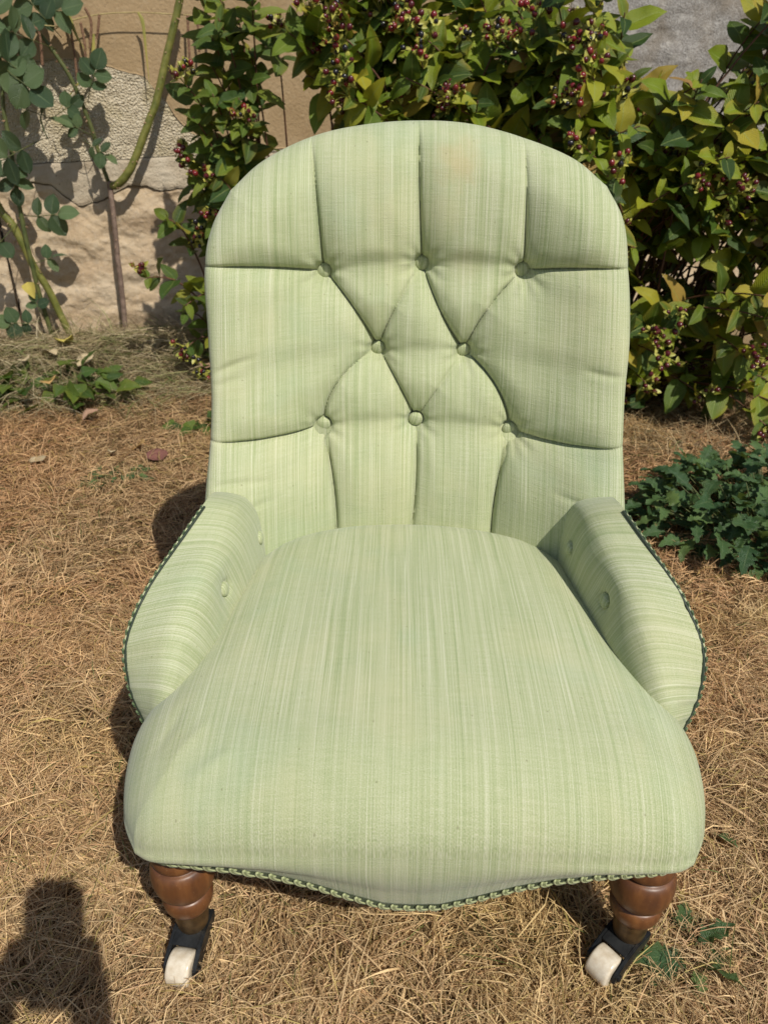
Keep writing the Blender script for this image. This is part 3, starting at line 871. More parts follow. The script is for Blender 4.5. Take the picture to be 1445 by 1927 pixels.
# ---------------------------------------------------------------- legs and casters
LEG_PROF = [(.0005, .252), (.036, .252), (.036, .206), (.0345, .2035), (.0365, .2000), (.0385, .1955), (.0385, .1905), (.036, .1865), (.0325, .1845), (.0335, .1835),
            (.0385, .1815), (.0425, .176), (.0442, .168), (.0440, .160), (.0420, .152), (.0380, .1455), (.0335, .1415), (.0305, .1400), (.0308, .1385),
            (.0335, .1368), (.0358, .1325), (.0360, .1275), (.0345, .1215), (.0310, .1165), (.0270, .1135), (.0245, .1125), (.0240, .110)]
def densify(p, n): return catmull(np.asarray(p, float), n)
LV, LF = lathe(densify(LEG_PROF, 110), 40); LV = LV*[.83, .83, 1]; LV[:, 2] = .25-(.25-LV[:, 2])*1.224
LEG_ME = make_mesh('leg', LV, LF, M['wood'])
FV, FF = lathe(densify([(.0235, .1135), (.0244, .1115), (.0242, .104), (.0228, .092), (.0215, .084), (.018, .0825), (.0005, .0825)], 40), 32)
FV = FV*[.86, .86, 1]; FV[:, 2] = .25-(.25-FV[:, 2])*1.224
FER_ME = make_mesh('ferrule', FV, FF, M['brass'])
def extrude_poly(poly, axis0, thick, bevel=.0012):
    bm = bmesh.new()
    vs = [bm.verts.new((x, axis0-thick/2, z)) for x, z in poly]
    f = bm.faces.new(vs)
    r = bmesh.ops.extrude_face_region(bm, geom=[f])
    for v in [g for g in r['geom'] if isinstance(g, bmesh.types.BMVert)]: v.co.y += thick
    bmesh.ops.recalc_face_normals(bm, faces=bm.faces)
    bmesh.ops.bevel(bm, geom=list(bm.edges), offset=bevel, segments=2, affect='EDGES', clamp_overlap=True)
    me = bpy.data.meshes.new('tmp'); bm.to_mesh(me); bm.free()
    V = np.array([v.co[:] for v in me.vertices]); F = {}
    for p in me.polygons: F.setdefault(len(p.vertices), []).append(list(p.vertices))
    bpy.data.meshes.remove(me)
    return V, [np.array(f) for f in F.values()]
ac = Acc()
CHEEK = [(-.018, .0475), (.013, .0475), (.034, .040), (.050, .029), (.053, .020), (.049, .0125), (.040, .0115), (.026, .019), (.006, .027), (-.018, .034)]
for s in (-1, 1): ac.put(*extrude_poly(CHEEK, s*.0180, .0050))
ac.put(*extrude_poly([(-.018, .0470), (.013, .0470), (.031, .0425), (.026, .0365), (-.016, .036)], 0, .0335))
V, F = tube([(.0425, -.0225, .0205), (.0425, .0225, .0205)], .0042, 12); ac.put(V, F)
def flat_mesh(ac, name, mat): 
    return make_mesh(name, np.concatenate(ac.V), ac.F, mat, smooth=False)
BRK_ME = flat_mesh(ac, 'caster_bracket', M['iron'])
WV, WF = lathe(densify([(.0005, .0148), (.008, .0148), (.0160, .0147), (.0186, .0140), (.0200, .0122), (.0205, .0085), (.0207, 0), (.0205, -.0085), (.0200, -.0122), (.0186, -.0140), (.0160, -.0147), (.008, -.0148), (.0005, -.0148)], 60), 40)
WV = WV[:, [0, 2, 1]]*[1, 1, 1]
WV = WV+[.0425, 0, .0207]
WHL_ME = make_mesh('wheel', WV, WF[:, ::-1], M['ceramic'])
for x, ang in ((-.264, R(-98)), (.266, R(-139))):
    lg = add('leg', LEG_ME, CH, loc=(x, .013, 0), rot=(0, 0, random.uniform(0, 6)))
    lg.data = LEG_ME
    zr = -lg.rotation_euler[2]
    add('ferrule', FER_ME, lg)
    add('caster_bracket', BRK_ME, lg, rot=(0, 0, zr+ang))
    add('caster_wheel', WHL_ME, lg, rot=(0, 0, zr+ang))
def sabre(x):
    P = catmull([(x, .44, .27), (x, .455, .20), (x*1.02, .485, .10), (x*1.04, .535, .0)], 14)
    V, F = tube(P, np.linspace(.024, .0145, 14), 4)
    return V, F
for s in (-1, 1):
    V, F = sabre(s*.20)
    obj('rear_leg', V, F, M['wood'], CH, smooth=False)

# ================================================================== PLANTS
def leaf_template(kind='ovate', nt=7):
    t = np.linspace(0, 1, nt)
    if kind == 'ovate':
        nt = 8; t = np.linspace(0, 1, nt); w = .31*np.sin(PI*np.clip(t, 0, 1)**.76)**.66*(1-.18*t); fold, droop, wave = .22, .30, .02
    elif kind == 'rose':
        w = .41*np.sin(PI*t**.88)**.66; fold, droop, wave = .16, .10, .012
    elif kind == 'heart':
        w = .42*np.sin(PI*t**.55)**.8*(1-.3*t); fold, droop, wave = .2, .25, .03
    else:                                            # lobed weed leaf
        nt = 11; t = np.linspace(0, 1, nt)
        w = .27*np.sin(PI*t**.85)**.75*np.where(np.arange(nt) % 2 == 1, 1.18, .70); fold, droop, wave = .22, .35, .06
    w[0] = .012; w[-1] = .0
    xs = np.array([-1, -.5, 0, .5, 1.])
    X = w[:, None]*xs[None]
    Y = np.repeat(t[:, None], 5, 1)
    Z = fold*np.abs(X)-droop*Y**2+wave*np.sin(Y*14+xs[None]*2)*np.abs(xs[None])
    V = np.stack([X, Y, Z], -1).reshape(-1, 3)
    U = np.stack([np.repeat(xs[None], nt, 0), Y], -1).reshape(-1, 2)
    return V, grid_faces(nt, 5), U

def frames(d, nrm):
    """rotation matrices with columns x, y=d, z~nrm"""
    d = unit(np.asarray(d, float)); x = unit(np.cross(d, np.asarray(nrm, float))); z = np.cross(x, d)
    return np.stack([x, d, z], -1)

def leaf_stuff(name, tpl, pos, Rm, L, mat, parent, rnd):
    V, F, U = tpl
    W = np.einsum('nij,nkj->nki', Rm, V[None]*L[:, None, None])+pos[:, None]
    n, k = len(pos), len(V)
    FF = (F[None]+(np.arange(n)*k)[:, None, None]).reshape(-1, 4)
    return obj(name, W.reshape(-1, 3), FF, mat, parent, np.tile(U, (n, 1)), {'rnd': np.repeat(rnd, k)})

def leaf_object(name, me, parent, pos, Rm, L):
    o = add(name, me, parent)
    m = Matrix([list(r) for r in Rm]).to_4x4()
    o.rotation_euler = m.to_euler()
    o.location = pos
    o.scale = (L, L, L)
    return o

HYP = leaf_mat(trans=.28, name='tutsan_leaf', stops=[(0, (.028, .065, .010)), (.22, (.075, .13, .014)), (.5, (.17, .24, .016)), (.78, (.265, .32, .018)), (.95, (.42, .35, .03)), (1, (.36, .20, .06))], yellow=.75)
HYP_G = leaf_mat('tutsan_leaf_greener', [(0, (.035, .08, .018)), (.3, (.07, .13, .022)), (.7, (.12, .19, .024)), (.93, (.22, .27, .03)), (1, (.36, .31, .05))], yellow=.4)
STEM = simple('brown_stem', (.07, .028, .016), (.17, .075, .035), 70, .7, .002, 150)
BER = {}
for nm, c1, c2 in (('red', (.13, .010, .014), (.22, .022, .024)), ('maroon', (.055, .008, .012), (.11, .012, .017)), ('black', (.006, .006, .008), (.02, .016, .018))):
    BER[nm] = simple(nm+'_berry', c1, c2, 90, .25, spec=.5)
bv, bf = lathe([(.0005, -1.15), (.45, -1.02), (.82, -.62), (1., -.05), (.92, .5), (.6, .92), (.22, 1.12), (.0005, 1.2)], 12)
BER_ME = {k: make_mesh('berry', bv*.0080, bf, m) for k, m in BER.items()}
OV = leaf_template('ovate')
OV_MES = []
for i in range(6):
    V, F, U = leaf_template('ovate')
    V = V.copy()
    rs = np.random.default_rng(i)
    V[:, 0] *= rs.uniform(.85, 1.15)
    V[:, 2] += rs.uniform(-.12, .10)*V[:, 1]**2+rs.uniform(-.25, .25)*V[:, 0]*V[:, 1]+.02*np.sin(V[:, 1]*9+i)
    V[:, 0] += rs.uniform(-.1, .1)*V[:, 1]**2
    OV_MES.append((make_mesh('leaf', V, F, HYP, U), (V, F, U), make_mesh('leaf', V, F, HYP_G, U)))
SEPAL = simple('yellow_green_sepal', (.24, .26, .035), (.46, .42, .09), 60, .5)

def project_px(p):
    """target-plane position only used to rank which leaves show largest"""
    y, z = p[:, 1], p[:, 2]-.928
    th = R(29)
    dd = y*math.cos(th)-z*math.sin(th); up = y*math.sin(th)+z*math.cos(th)
    return p[:, 0]/dd, up/dd, dd

def shrub(name, label, base, tips, seed, nleaf_obj=300, nberry_obj=260, pairs=(3, 6), Lr=(.055, .105), cluster_p=.6, filler=0, fill_box=None, spread=.22, greener=False):
    rs = np.random.default_rng(seed)
    root = empty(name, base)
    tag(root, label, 'shrub', 'berry shrubs along the wall')
    base = np.array(base)
    pos, dirs, nrms, Ls = [], [], [], []
    stems = Acc()
    clusters = []
    for tp in tips:
        tp = np.array(tp)-base
        b = np.array([rs.normal(0, spread)+tp[0]*.35, rs.normal(.05, .07), -.04])
        ctl = b+(tp-b)*np.array([.45, .25, .72])+np.array([0, .05, .10])*rs.uniform(.5, 1.4)
        t = np.linspace(0, 1, 14)[:, None]
        C = (1-t)**2*b+2*t*(1-t)*ctl+t*t*tp
        C[-4:, 2] -= np.linspace(0, .02, 4)
        ln = np.linalg.norm(np.diff(C, axis=0), axis=1).sum()
        stems.put(*tube(C, np.linspace(.0052, .0018, 14), 5))
        k = rs.integers(*pairs)
        n_nodes = int(np.clip(k, 2, 8))
        ang0 = rs.uniform(0, PI)
        for j in range(n_nodes):
            u = 1-.02-j*.058/ln*rs.uniform(.85, 1.2)
            if u < .15: break
            i = u*13; i0 = int(min(i, 12)); f = i-i0
            p = C[i0]*(1-f)+C[i0+1]*f
            T = unit(C[min(i0+1, 13)]-C[max(i0-1, 0)])
            a = np.cross(T, [0, 0, 1.]); a = unit(a) if np.linalg.norm(a) > .05 else np.array([1., 0, 0])
            bb = np.cross(T, a)
            for sgn in (0, PI):
                an = ang0+j*PI/2+sgn+rs.normal(0, .15)
                side = math.cos(an)*a+math.sin(an)*bb
                d = unit(side*.9+T*rs.uniform(.25, .75)+np.array([0, -.25, -.12])*rs.uniform(0, 1.))
                nn = unit(np.array([.18, -.62, .75])+rs.normal(0, .34, 3))
                pos.append(p); dirs.append(d); nrms.append(nn)
                Ls.append(rs.uniform(*Lr)*(.62 if j == 0 else (.85 if j == 1 else 1)))
        if rs.random() < cluster_p:
            clusters.append((C[-1], unit(C[-1]-C[-3])))
    pos, dirs, nrms, Ls = map(np.array, (pos, dirs, nrms, Ls))
    stems.build('stems', STEM, root)
    # darker inner foliage
    if filler:
        q = rs.uniform(0, 1, (filler, 3))
        lo, hi = np.array(fill_box[0])-base, np.array(fill_box[1])-base
        fp = lo+q*(hi-lo)
        fd = unit(rs.normal(0, 1, (filler, 3))*[1, 1, .5]); fn = unit(np.array([0, -.3, .8])+rs.normal(0, .5, (filler, 3)))
        pos = np.concatenate([pos, fp]); dirs = np.concatenate([dirs, fd]); nrms = np.concatenate([nrms, fn]); Ls = np.concatenate([Ls, rs.uniform(*Lr, filler)*.9])
    Rm = frames(dirs, nrms)
    # rank by how large and how far forward a leaf shows
    w = pos+base+dirs*Ls[:, None]*.5
    px, py, dd = project_px(w)
    infr = (np.abs(px) < .525) & (py < .70) & (py > -.5)
    hid = (np.abs(px-.046) < .265) & (py < .48)
    front = np.zeros(len(pos))
    cell = {}
    for i in np.argsort(dd):
        key = (int(px[i]*22), int(py[i]*22)); cell[key] = cell.get(key, 0)+1; front[i] = cell[key]
    score = Ls/dd*(1.6-.35*np.minimum(front, 4))*infr*(~hid)
    order = np.argsort(-score)
    sel = order[:nleaf_obj]; sel = sel[score[sel] > 0]
    rest = np.setdiff1d(np.arange(len(pos)), sel)
    for i in sel:
        leaf_object('leaf', OV_MES[rs.integers(6)][2 if greener else 0], root, pos[i], Rm[i], Ls[i])
    var = rs.integers(0, 6, len(rest))
    ac = Acc()
    for v in range(6):
        r = rest[var == v]
        if not len(r): continue
        V, F, U = OV_MES[v][1]
        W = np.einsum('nij,nkj->nki', Rm[r], V[None]*Ls[r][:, None, None])+pos[r][:, None]
        kk = len(V)
        ac.put(W.reshape(-1, 3), (F[None]+(np.arange(len(r))*kk)[:, None, None]).reshape(-1, 4), np.tile(U, (len(r), 1)), np.repeat(rs.random(len(r)), kk))
    fo = ac.build('foliage', HYP_G if greener else HYP, root); fo['kind'] = 'stuff'
    # berry clusters, the best seen ones berry by berry
    cw = np.array([c[0] for c in clusters])+base
    px, py, dd = project_px(cw)
    vis = (np.abs(px) < .53) & (py < .70) & ~((np.abs(px-.046) < .25) & (py < .45))
    nb = 0
    restb = Acc(); 
    for ci in np.argsort(dd+10*(~vis)):
        c, T = clusters[ci]
        a = np.cross(T, [0, 0, 1.]); a = unit(a) if np.linalg.norm(a) > .05 else np.array([1., 0, 0]); bb = np.cross(T, a)
        m = rs.integers(5, 11)
        st = Acc(); spots = []
        for q in range(m):
            an = rs.uniform(0, 2*PI); rr = rs.uniform(.010, .044)
            e_ = T*rs.uniform(.012, .036)+(math.cos(an)*a+math.sin(an)*bb)*rr+np.array([0, -.008, .012])
            st.put(*tube(np.array([[0, 0, 0], e_*.5+[0, 0, .004], e_*.93]), [.0013, .0010, .0010], 4))
            V, F, U = OV
            for s3 in range(5):
                dd_ = unit(unit(e_)*.25+rs.normal(0, .7, 3)); RR = frames(dd_[None], rs.normal(0, 1, (1, 3)))[0]
                st.put((V*rs.uniform(.014, .024))@RR.T+e_*.90, F, U)
            spots.append(e_)
        cl = st.build('berry_cluster', SEPAL, root, loc=c)
        kind_bias = rs.random()
        for e_ in spots:
            kk = 'black' if rs.random() < kind_bias*.55 else ('maroon' if rs.random() < .45 else 'red')
            s = rs.uniform(.78, 1.1)
            eu = Vector(unit(e_)).to_track_quat('Z', 'Y').to_euler()
            if nb < nberry_obj and vis[ci]:
                add('berry', BER_ME[kk], cl, loc=e_, rot=eu, scale=s); nb += 1
            else:
                restb.put((bv*.0080*s)@np.array(eu.to_matrix()).T+e_+c, bf)
    if restb.n:
        o = restb.build('berries', BER['maroon'], root); o['kind'] = 'stuff'
    return root

# main shrub, right of and behind the chair
rs = np.random.default_rng(5)
tips = []
def top_limit(x): return np.interp(x, [-.5, .30, .50, .66, .80, .90, .97, 1.04, 1.6], [1.32, 1.32, 1.26, 1.12, 1.02, .97, 1.06, 1.28, 1.3])
while len(tips) < 230:
    x = rs.uniform(-.12, 1.45); z = rs.uniform(.07, 1.32)
    if z > top_limit(x): continue
    yf = np.interp(z, [0, .15, .4, .7, 1.0, 1.3], [2.12, 2.04, 2.02, 2.08, 2.16, 2.24])+.05*math.sin(x*9)
    if x < .45: yf += .12
    y = yf+abs(rs.normal(0, .28))
    if z < .72 and x > .5 and rs.random() < .5: continue
    if -.08 < x < .5 and z < .62 and rs.random() < .75: continue          # stands behind the chair
    if x < -.02 and z < .85: continue
    tips.append((x, y, z))
for x in np.linspace(-.20, .5, 22): tips.append((x+rs.normal(0, .02), 2.25+rs.uniform(0, .2), rs.uniform(.92, 1.2)))
for q in range(14): tips.append((rs.uniform(-.27, -.08), 2.3+rs.uniform(0, .15), rs.uniform(1.04, 1.24)))
shrub('berry_shrub', 'big yellowing green shrub with red and black berries, spreading from behind the chair', (.62, 2.5, .0), tips, 21, 300, 290, (4, 7), (.055, .132), .62,
      1300, ((-.02, 2.25, .03), (1.5, 2.75, .98)), .25)
# looser shrub at the other shoulder of the chair
LT = [(-.44, 1.14), (-.402, 1.078), (-.326, 1.115), (-.555, .983), (-.534, .903), (-.471, .841), (-.383, 1.0), (-.596, .785), (-.691, .615), (-.63, .705), (-.547, .727), (-.741, .448), (-.686, .296), (-.618, .134), (-.436, .889), (-.497, 1.028), (-.60, .561), (-.642, .365), (-.482, .742), (-.598, .225),
      (-.50, .62), (-.46, .55), (-.50, 1.10), (-.48, .96), (-.43, 1.17), (-.54, .50), (-.46, .42), (-.54, .40), (-.43, .66), (-.42, .78), (-.52, .30), (-.47, .24), (-.40, .95), (-.36, 1.2), (-.46, 1.2), (-.54, 1.22), (-.52, .16), (-.68, .20), (-.56, .84), (-.38, .70), (-.60, .66)]
tips = [(x+rs.normal(0, .012), 2.45+rs.uniform(-.06, .16), z) for x, z in LT]
shrub('berry_shrub', 'loose small shrub with red berries reaching across the bare stone between rose and chair', (-.36, 2.62, .05), tips, 33, 290, 110, (4, 7), (.065, .115), .34, 60, ((-.50, 2.5, .1), (-.28, 2.75, .8)), .05, True)

# ---- climbing roses on the wall (built in the wall's own directions)
ROSE = leaf_mat('rose_leaf', [(0, (.035, .07, .036)), (.4, (.065, .115, .055)), (.75, (.10, .16, .07)), (1, (.14, .20, .085))], (.17, .23, .11), .08, .22, .34, .7)
CANE_G = simple('green_cane', (.10, .115, .02), (.22, .21, .05), 35, .5, .001, 90)
CANE_D = simple('dark_green_cane', (.05, .07, .018), (.12, .13, .035), 35, .55, .001, 90)
CANE_W = simple('woody_cane', (.13, .085, .06), (.27, .19, .145), 60, .85, .003, 120)
THORN = simple('thorn', (.28, .15, .08), (.42, .28, .17), 60, .5)
RO = leaf_template('rose')
RO_MES = []
for i in range(4):
    V, F, U = leaf_template('rose'); V = V.copy()
    V[:, 2] += (-.12+.09*i)*V[:, 1]**2; V[:, 0] *= .9+.07*i
    RO_MES.append(make_mesh('leaf', V, F, ROSE, U))
def wallp(X, Z, off):
    return np.array([WX+X*math.cos(WR)+off*math.sin(WR), WY+X*math.sin(WR)-off*math.cos(WR), Z])
def cane(root, base, pts, r0, r1, mat, thorns, rs, n=60):
    P = catmull([wallp(*p)-base for p in pts], n)
    P += .0025*np.column_stack([fbm(np.arange(n)*.25, np.zeros(n), 2, 5+k)-.5 for k in range(3)])
    rad = np.linspace(r0, r1, n)*(1+.10*(fbm(np.arange(n)*.5, np.zeros(n)+2, 2, 3)-.5))
    V, F = tube(P, rad, 10)
    c = obj('cane', V, F, mat, root)
    T = unit(np.gradient(P, axis=0))
    for q in range(thorns):
        i = rs.integers(2, n-2)
        a = unit(np.cross(T[i], rs.normal(0, 1, 3)))
        p = P[i]+a*rad[i]*.8
        L = rs.uniform(.006, .011)
        V, F = tube(np.array([p, p+a*L*.5-[0, 0, L*.1], p+a*L-[0, 0, L*.35]]), [.0030, .0015, .0003], 5)
        obj('thorn', V, F, THORN, c)
    return c
def rose_leaf(root, base, X, Z, off, ang, L, n, rs, tilt=0.):
    """compound leaf: n leaflets round a stalk; ang = direction of the stalk in the wall plane"""
    c = wallp(X, Z, off)-base
    ex = np.array([math.cos(WR), math.sin(WR), 0]); ez = np.array([0, 0, 1.]); en = np.array([math.sin(WR), -math.cos(WR), 0])
    d = math.cos(ang)*ex+math.sin(ang)*ez+en*tilt
    d = unit(d); s = unit(np.cross(d, en))
    tail = c-d*L*1.5-en*off*.45
    V, F = tube(catmull([tail, c-d*L*.8, c+d*L*.15], 8), .0014, 5)
    obj('leaf_stalk', V, F, CANE_D, root)
    nrm = unit(en*.75+ez*.55+rs.normal(0, .22, 3))
    items = [(c+d*L*.15, d, 1.05)]
    for k in range((n-1)//2):
        q = c-d*L*(.12+.62*k)
        for sg in (-1, 1):
            items.append((q, unit(s*sg+d*.35+rs.normal(0, .12, 3)), (1., .82)[min(k, 1)]))
    for p, dv, f in items:
        nn = unit(nrm+rs.normal(0, .22, 3))
        leaf_object('leaf', RO_MES[rs.integers(4)], root, p, frames(dv[None], nn[None])[0], L*f*rs.uniform(.9, 1.1))
rs = np.random.default_rng(3)
b1 = wallp(.472, .05, .05)
r1 = empty('climbing_rose', b1)
tag(r1, 'thorny climbing rose, woody stem forking into a thick green cane and a thin one', 'rose')
cane(r1, b1, [(.470, .02, .07), (.474, .10, .07), (.485, .257, .07), (.492, .414, .07), (.502, .564, .07), (.507, .672, .066)], .0105, .0095, CANE_W, 8, rs)
cane(r1, b1, [(.512, .655, .062), (.533, .660, .080), (.563, .684, .095), (.600, .731, .105), (.652, .824, .11), (.706, .922, .115), (.756, 1.049, .12), (.806, 1.171, .13), (.846, 1.288, .14)], .0150, .0118, CANE_G, 60, rs, 90)
cane(r1, b1, [(.507, .655, .064), (.499, .69, .07), (.49, .742, .07), (.47, .874, .075), (.434, 1.0, .08), (.385, 1.09, .085), (.336, 1.161, .09), (.31, 1.27, .10)], .0075, .0062, CANE_D, 34, rs, 80)
for a in [(.522, 1.005, .13, 1.1, .062, 5, .1), (.505, .765, .13, -.6, .050, 5, .1), (.433, .845, .12, 2.6, .045, 3, 0), (.42, .905, .11, .5, .05, 3, 0), (.44, 1.175, .12, .2, .07, 5, .1), (.365, 1.195, .13, 2.2, .075, 5, .1)]:
    rose_leaf(r1, b1, *a[:6], rs, a[6])
b2 = wallp(.24, .05, .10)
r2 = empty('climbing_rose', b2)
tag(r2, 'leafy climbing rose rising from the hay, a thick bare cane crossing its slim stem', 'rose')
cane(r2, b2, [(.10, .72, .11), (.132, .598, .11), (.168, .527, .11), (.202, .398, .11), (.242, .282, .105), (.302, .02, .10)], .0142, .0128, CANE_G, 34, rs)
cane(r2, b2, [(.246, 1.09, .13), (.233, .984, .13), (.219, .895, .13), (.217, .798, .13), (.208, .702, .13), (.201, .567, .13), (.200, .457, .13), (.205, .269, .12), (.223, .03, .11)], .0062, .0085, CANE_D, 26, rs)
for a in [(.268, 1.035, .19, 2.4, .085, 5, .25), (.315, .965, .20, -.7, .085, 5, .25), (.345, .88, .17, -.35, .075, 5, .2), (.20, .755, .19, -2.7, .085, 5, .2), (.21, .675, .16, -1.6, .06, 5, .1), (.315, .578, .17, .1, .076, 5, .2), (.265, .43, .15, .3, .052, 3, 0), (.12, .49, .18, -2.4, .06, 3, 0), (.105, .215, .17, 3.0, .062, 5, .1), (.19, .27, .14, 1.8, .045, 3, 0), (.30, 1.11, .18, 2.8, .08, 5, .2), (.25, 1.17, .17, 1.9, .08, 5, .2)]:
    rose_leaf(r2, b2, *a[:6], rs, a[6])

# ---- dried grass stems hanging across the plaster
DRY = simple('dry_stem', (.30, .22, .08), (.44, .36, .15), 30, .7)
CAT = simple('brown_seed_string', (.12, .06, .03), (.30, .17, .10), 160, .9, .003, 500)
GBL = simple('yellow_green_blade', (.16, .18, .03), (.42, .34, .08), 9, .6)
def ribbon(P, w, nrm):
    P = np.asarray(P, float); n = len(P)
    T = unit(np.gradient(P, axis=0)); s = unit(np.cross(T, np.asarray(nrm, float)))
    wt = np.interp(np.linspace(0, 1, n), [0, .25, 1], [.5, 1, .06])[:, None]*w
    V = np.stack([P-s*wt, P+np.asarray(nrm)*w*.35, P+s*wt], 1).reshape(-1, 3)
    return V, grid_faces(n, 3)
def wstem(label, pts, off, r, cats, blades):
    b = wallp(*pts[0], off)
    root = empty('dried_grass_stem', b)
    tag(root, label, 'grass stem')
    P = catmull([wallp(*p, off)-b for p in pts], 40)
    obj('stem', *tube(P, r, 6), DRY, root)
    en = np.array([math.sin(WR), -math.cos(WR), 0])
    for c in cats:
        Q = catmull([wallp(*p, off+.002)-b for p in c], 46)
        rad = .0042*(1+.35*(fbm(np.arange(46)*.9, np.zeros(46)+c[0][0]*50, 2, 6)-.5)*2)
        obj('seed_string', *tube(Q, rad, 7), CAT, root)
    for c in blades:
        Q = catmull([wallp(*p, off+.005)-b for p in c], 24)
        obj('blade', *ribbon(Q, .0062, en), GBL, root)
wstem('straw coloured grass stem stretched behind the thick rose cane, brown seed strings hanging', [(.41, 1.126), (.464, 1.151), (.566, 1.172), (.683, 1.179), (.802, 1.176), (.94, 1.171)], .055, .0019,
      [[(.46, 1.193), (.462, 1.119), (.461, 1.045), (.456, .984)], [(.497, 1.148), (.499, 1.09), (.493, 1.038)], [(.518, 1.189), (.53, 1.149), (.513, 1.075)], [(.56, 1.171), (.55, 1.135), (.54, 1.102)], [(.842, 1.175), (.836, 1.095), (.832, 1.018)], [(.87, 1.174), (.873, 1.125), (.868, 1.069)], [(.905, 1.172), (.909, 1.149), (.908, 1.123)]],
      [[(.683, 1.179), (.694, 1.150), (.692, 1.063), (.689, .962)], [(.533, 1.116), (.515, 1.045), (.467, .984), (.373, .888)], [(.459, 1.197), (.476, 1.118), (.499, 1.067)]])
wstem('short dry grass stem among the rose leaves with one seed string', [(.18, 1.105), (.225, 1.116), (.353, 1.132), (.44, 1.131)], .125, .0017, [[(.353, 1.132), (.373, 1.11), (.364, 1.022)]], [])

# ---- bank of cut hay at the foot of the wall
M['hay'] = attr_mat('grey_hay', .2, .65)
def build_hay():
    n = 15000
    x = RNG.uniform(-1.75, -.30, n)
    s = -RNG.random(n)**1.2*.62-.02
    y = WY+math.tan(WR)*(x-WX)+s
    hump = .070*np.exp(-((s+.28)/.17)**2)
    L = RNG.uniform(.07, .24, n)
    az = RNG.normal(-.2, .75, n)+np.where(RNG.random(n) < .5, PI, 0)
    c = np.array([[.46, .36, .21], [.36, .28, .15], [.54, .45, .28], [.26, .20, .11], [.28, .27, .11]])[RNG.integers(0, 5, n)]*RNG.uniform(.7, 1.2, (n, 1))
    g = RNG.random(n) < .10
    c[g] = np.array([.10, .135, .03])*RNG.uniform(.7, 1.4, (g.sum(), 1))
    up = RNG.random(n) < .04
    V, F, C = blade_mesh(x, y, ground_z(x, y)+hump+RNG.uniform(-.01, .02, n), L*np.where(up, .8, 1), RNG.uniform(.0013, .0028, n), az, RNG.uniform(0, .035, n), np.where(up, RNG.uniform(.05, .14, n), RNG.uniform(-.03, .02, n)), RNG.normal(0, .3, n), c, 6)
    n = 2600                                        # dry fringe under the big shrub
    x = RNG.uniform(.35, 1.6, n); y = RNG.uniform(1.98, 2.6, n)
    c = np.array([.40, .30, .16])*RNG.uniform(.5, 1.2, (n, 1))
    V2, F2, C2 = blade_mesh(x, y, ground_z(x, y), RNG.uniform(.05, .14, n), RNG.uniform(.0012, .0024, n), RNG.uniform(0, 2*PI, n), RNG.uniform(0, .02, n), RNG.uniform(0, .07, n), RNG.normal(0, .3, n), c, 6)
    o = obj('cut_hay', np.concatenate([V, V2]), np.concatenate([F, F2+len(V)]), M['hay'], col={'col': np.concatenate([C, C2])}, smooth=False)
    tag(o, 'long greyish cut hay heaped along the foot of the wall', 'hay', kind='stuff')
build_hay()

# ---- weeds
WEED = leaf_mat('weed_leaf', [(0, (.035, .085, .032)), (.45, (.065, .13, .045)), (.85, (.10, .18, .058)), (1, (.15, .23, .07))], (.14, .2, .08), .1, .25, .45, .5)
BIND = leaf_mat('bindweed_leaf', [(0, (.03, .075, .015)), (.5, (.06, .12, .02)), (1, (.13, .19, .03))], (.16, .2, .06), .25, .3, .4, .5)
def mes(kind, mat, n, seed):
    out = []
    for i in range(n):
        V, F, U = leaf_template(kind); V = V.copy(); q = np.random.default_rng(seed+i)
        V[:, 2] += q.uniform(-.2, .25)*V[:, 1]**2+q.uniform(-.4, .4)*V[:, 0]*V[:, 1]
        V[:, 0] += q.uniform(-.18, .18)*V[:, 1]**2
        V[:, 0] *= q.uniform(.8, 1.15)
        out.append(make_mesh('leaf', V, F, mat, U))
    return out
LOB, HEA = mes('lobed', WEED, 5, 50), mes('heart', BIND, 4, 70)
def weed(name, label, cat, c, rx, ry, h, n, L, meshes, seed, upright=.5, group=None, under=0):
    q = np.random.default_rng(seed)
    c = np.array([c[0], c[1], float(ground_z(c[0], c[1]))])
    root = empty(name, c); tag(root, label, cat, group)
    st = Acc()
    for i in range(n):
        an = q.uniform(0, 2*PI); r = math.sqrt(q.random())
        top = h*(1-.55*r*r)*q.uniform(.15, 1.)
        p = np.array([rx*r*math.cos(an), ry*r*math.sin(an), top+.003])
        d = unit(np.array([math.cos(an)*(.3+r), math.sin(an)*(.3+r), upright*q.uniform(-.2, 1.1)])+q.normal(0, .45, 3)*[1, 1, .5])
        nn = unit(np.array([.1, -.15, 1.])+q.normal(0, .35, 3))
        ll = q.uniform(*L)
        leaf_object('leaf', meshes[q.integers(len(meshes))], root, p, frames(d[None], nn[None])[0], ll)
        st.put(*tube(np.array([[p[0]*.35, p[1]*.35, -.005], [p[0]*.8, p[1]*.8, p[2]*.55], p]), [.0016, .0014, .0011], 4))
    st.build('stalks', CANE_D, root)
    if under:                                        # small leaves too many to tell apart
        r_ = np.sqrt(q.random(under)); an = q.uniform(0, 2*PI, under)
        pos = np.column_stack([rx*r_*np.cos(an), ry*r_*np.sin(an), h*(1-.5*r_**2)*q.uniform(.05, .95, under)])
        dv = unit(np.column_stack([np.cos(an), np.sin(an), q.uniform(-.1, .9, under)])+q.normal(0, .6, (under, 3)))
        o = leaf_stuff('foliage', leaf_template('lobed'), pos, frames(dv, np.array([.1, -.2, 1.])+q.normal(0, .4, (under, 3))), q.uniform(*L, under)*.85, WEED, root, q.random(under)); o['kind'] = 'stuff'
weed('leafy_weed', 'dense clump of dark green lobed weed leaves on the parched lawn', 'weed', (1.0, 1.58), .36, .24, .19, 298, (.040, .075), LOB, 90, .7, None, 420)
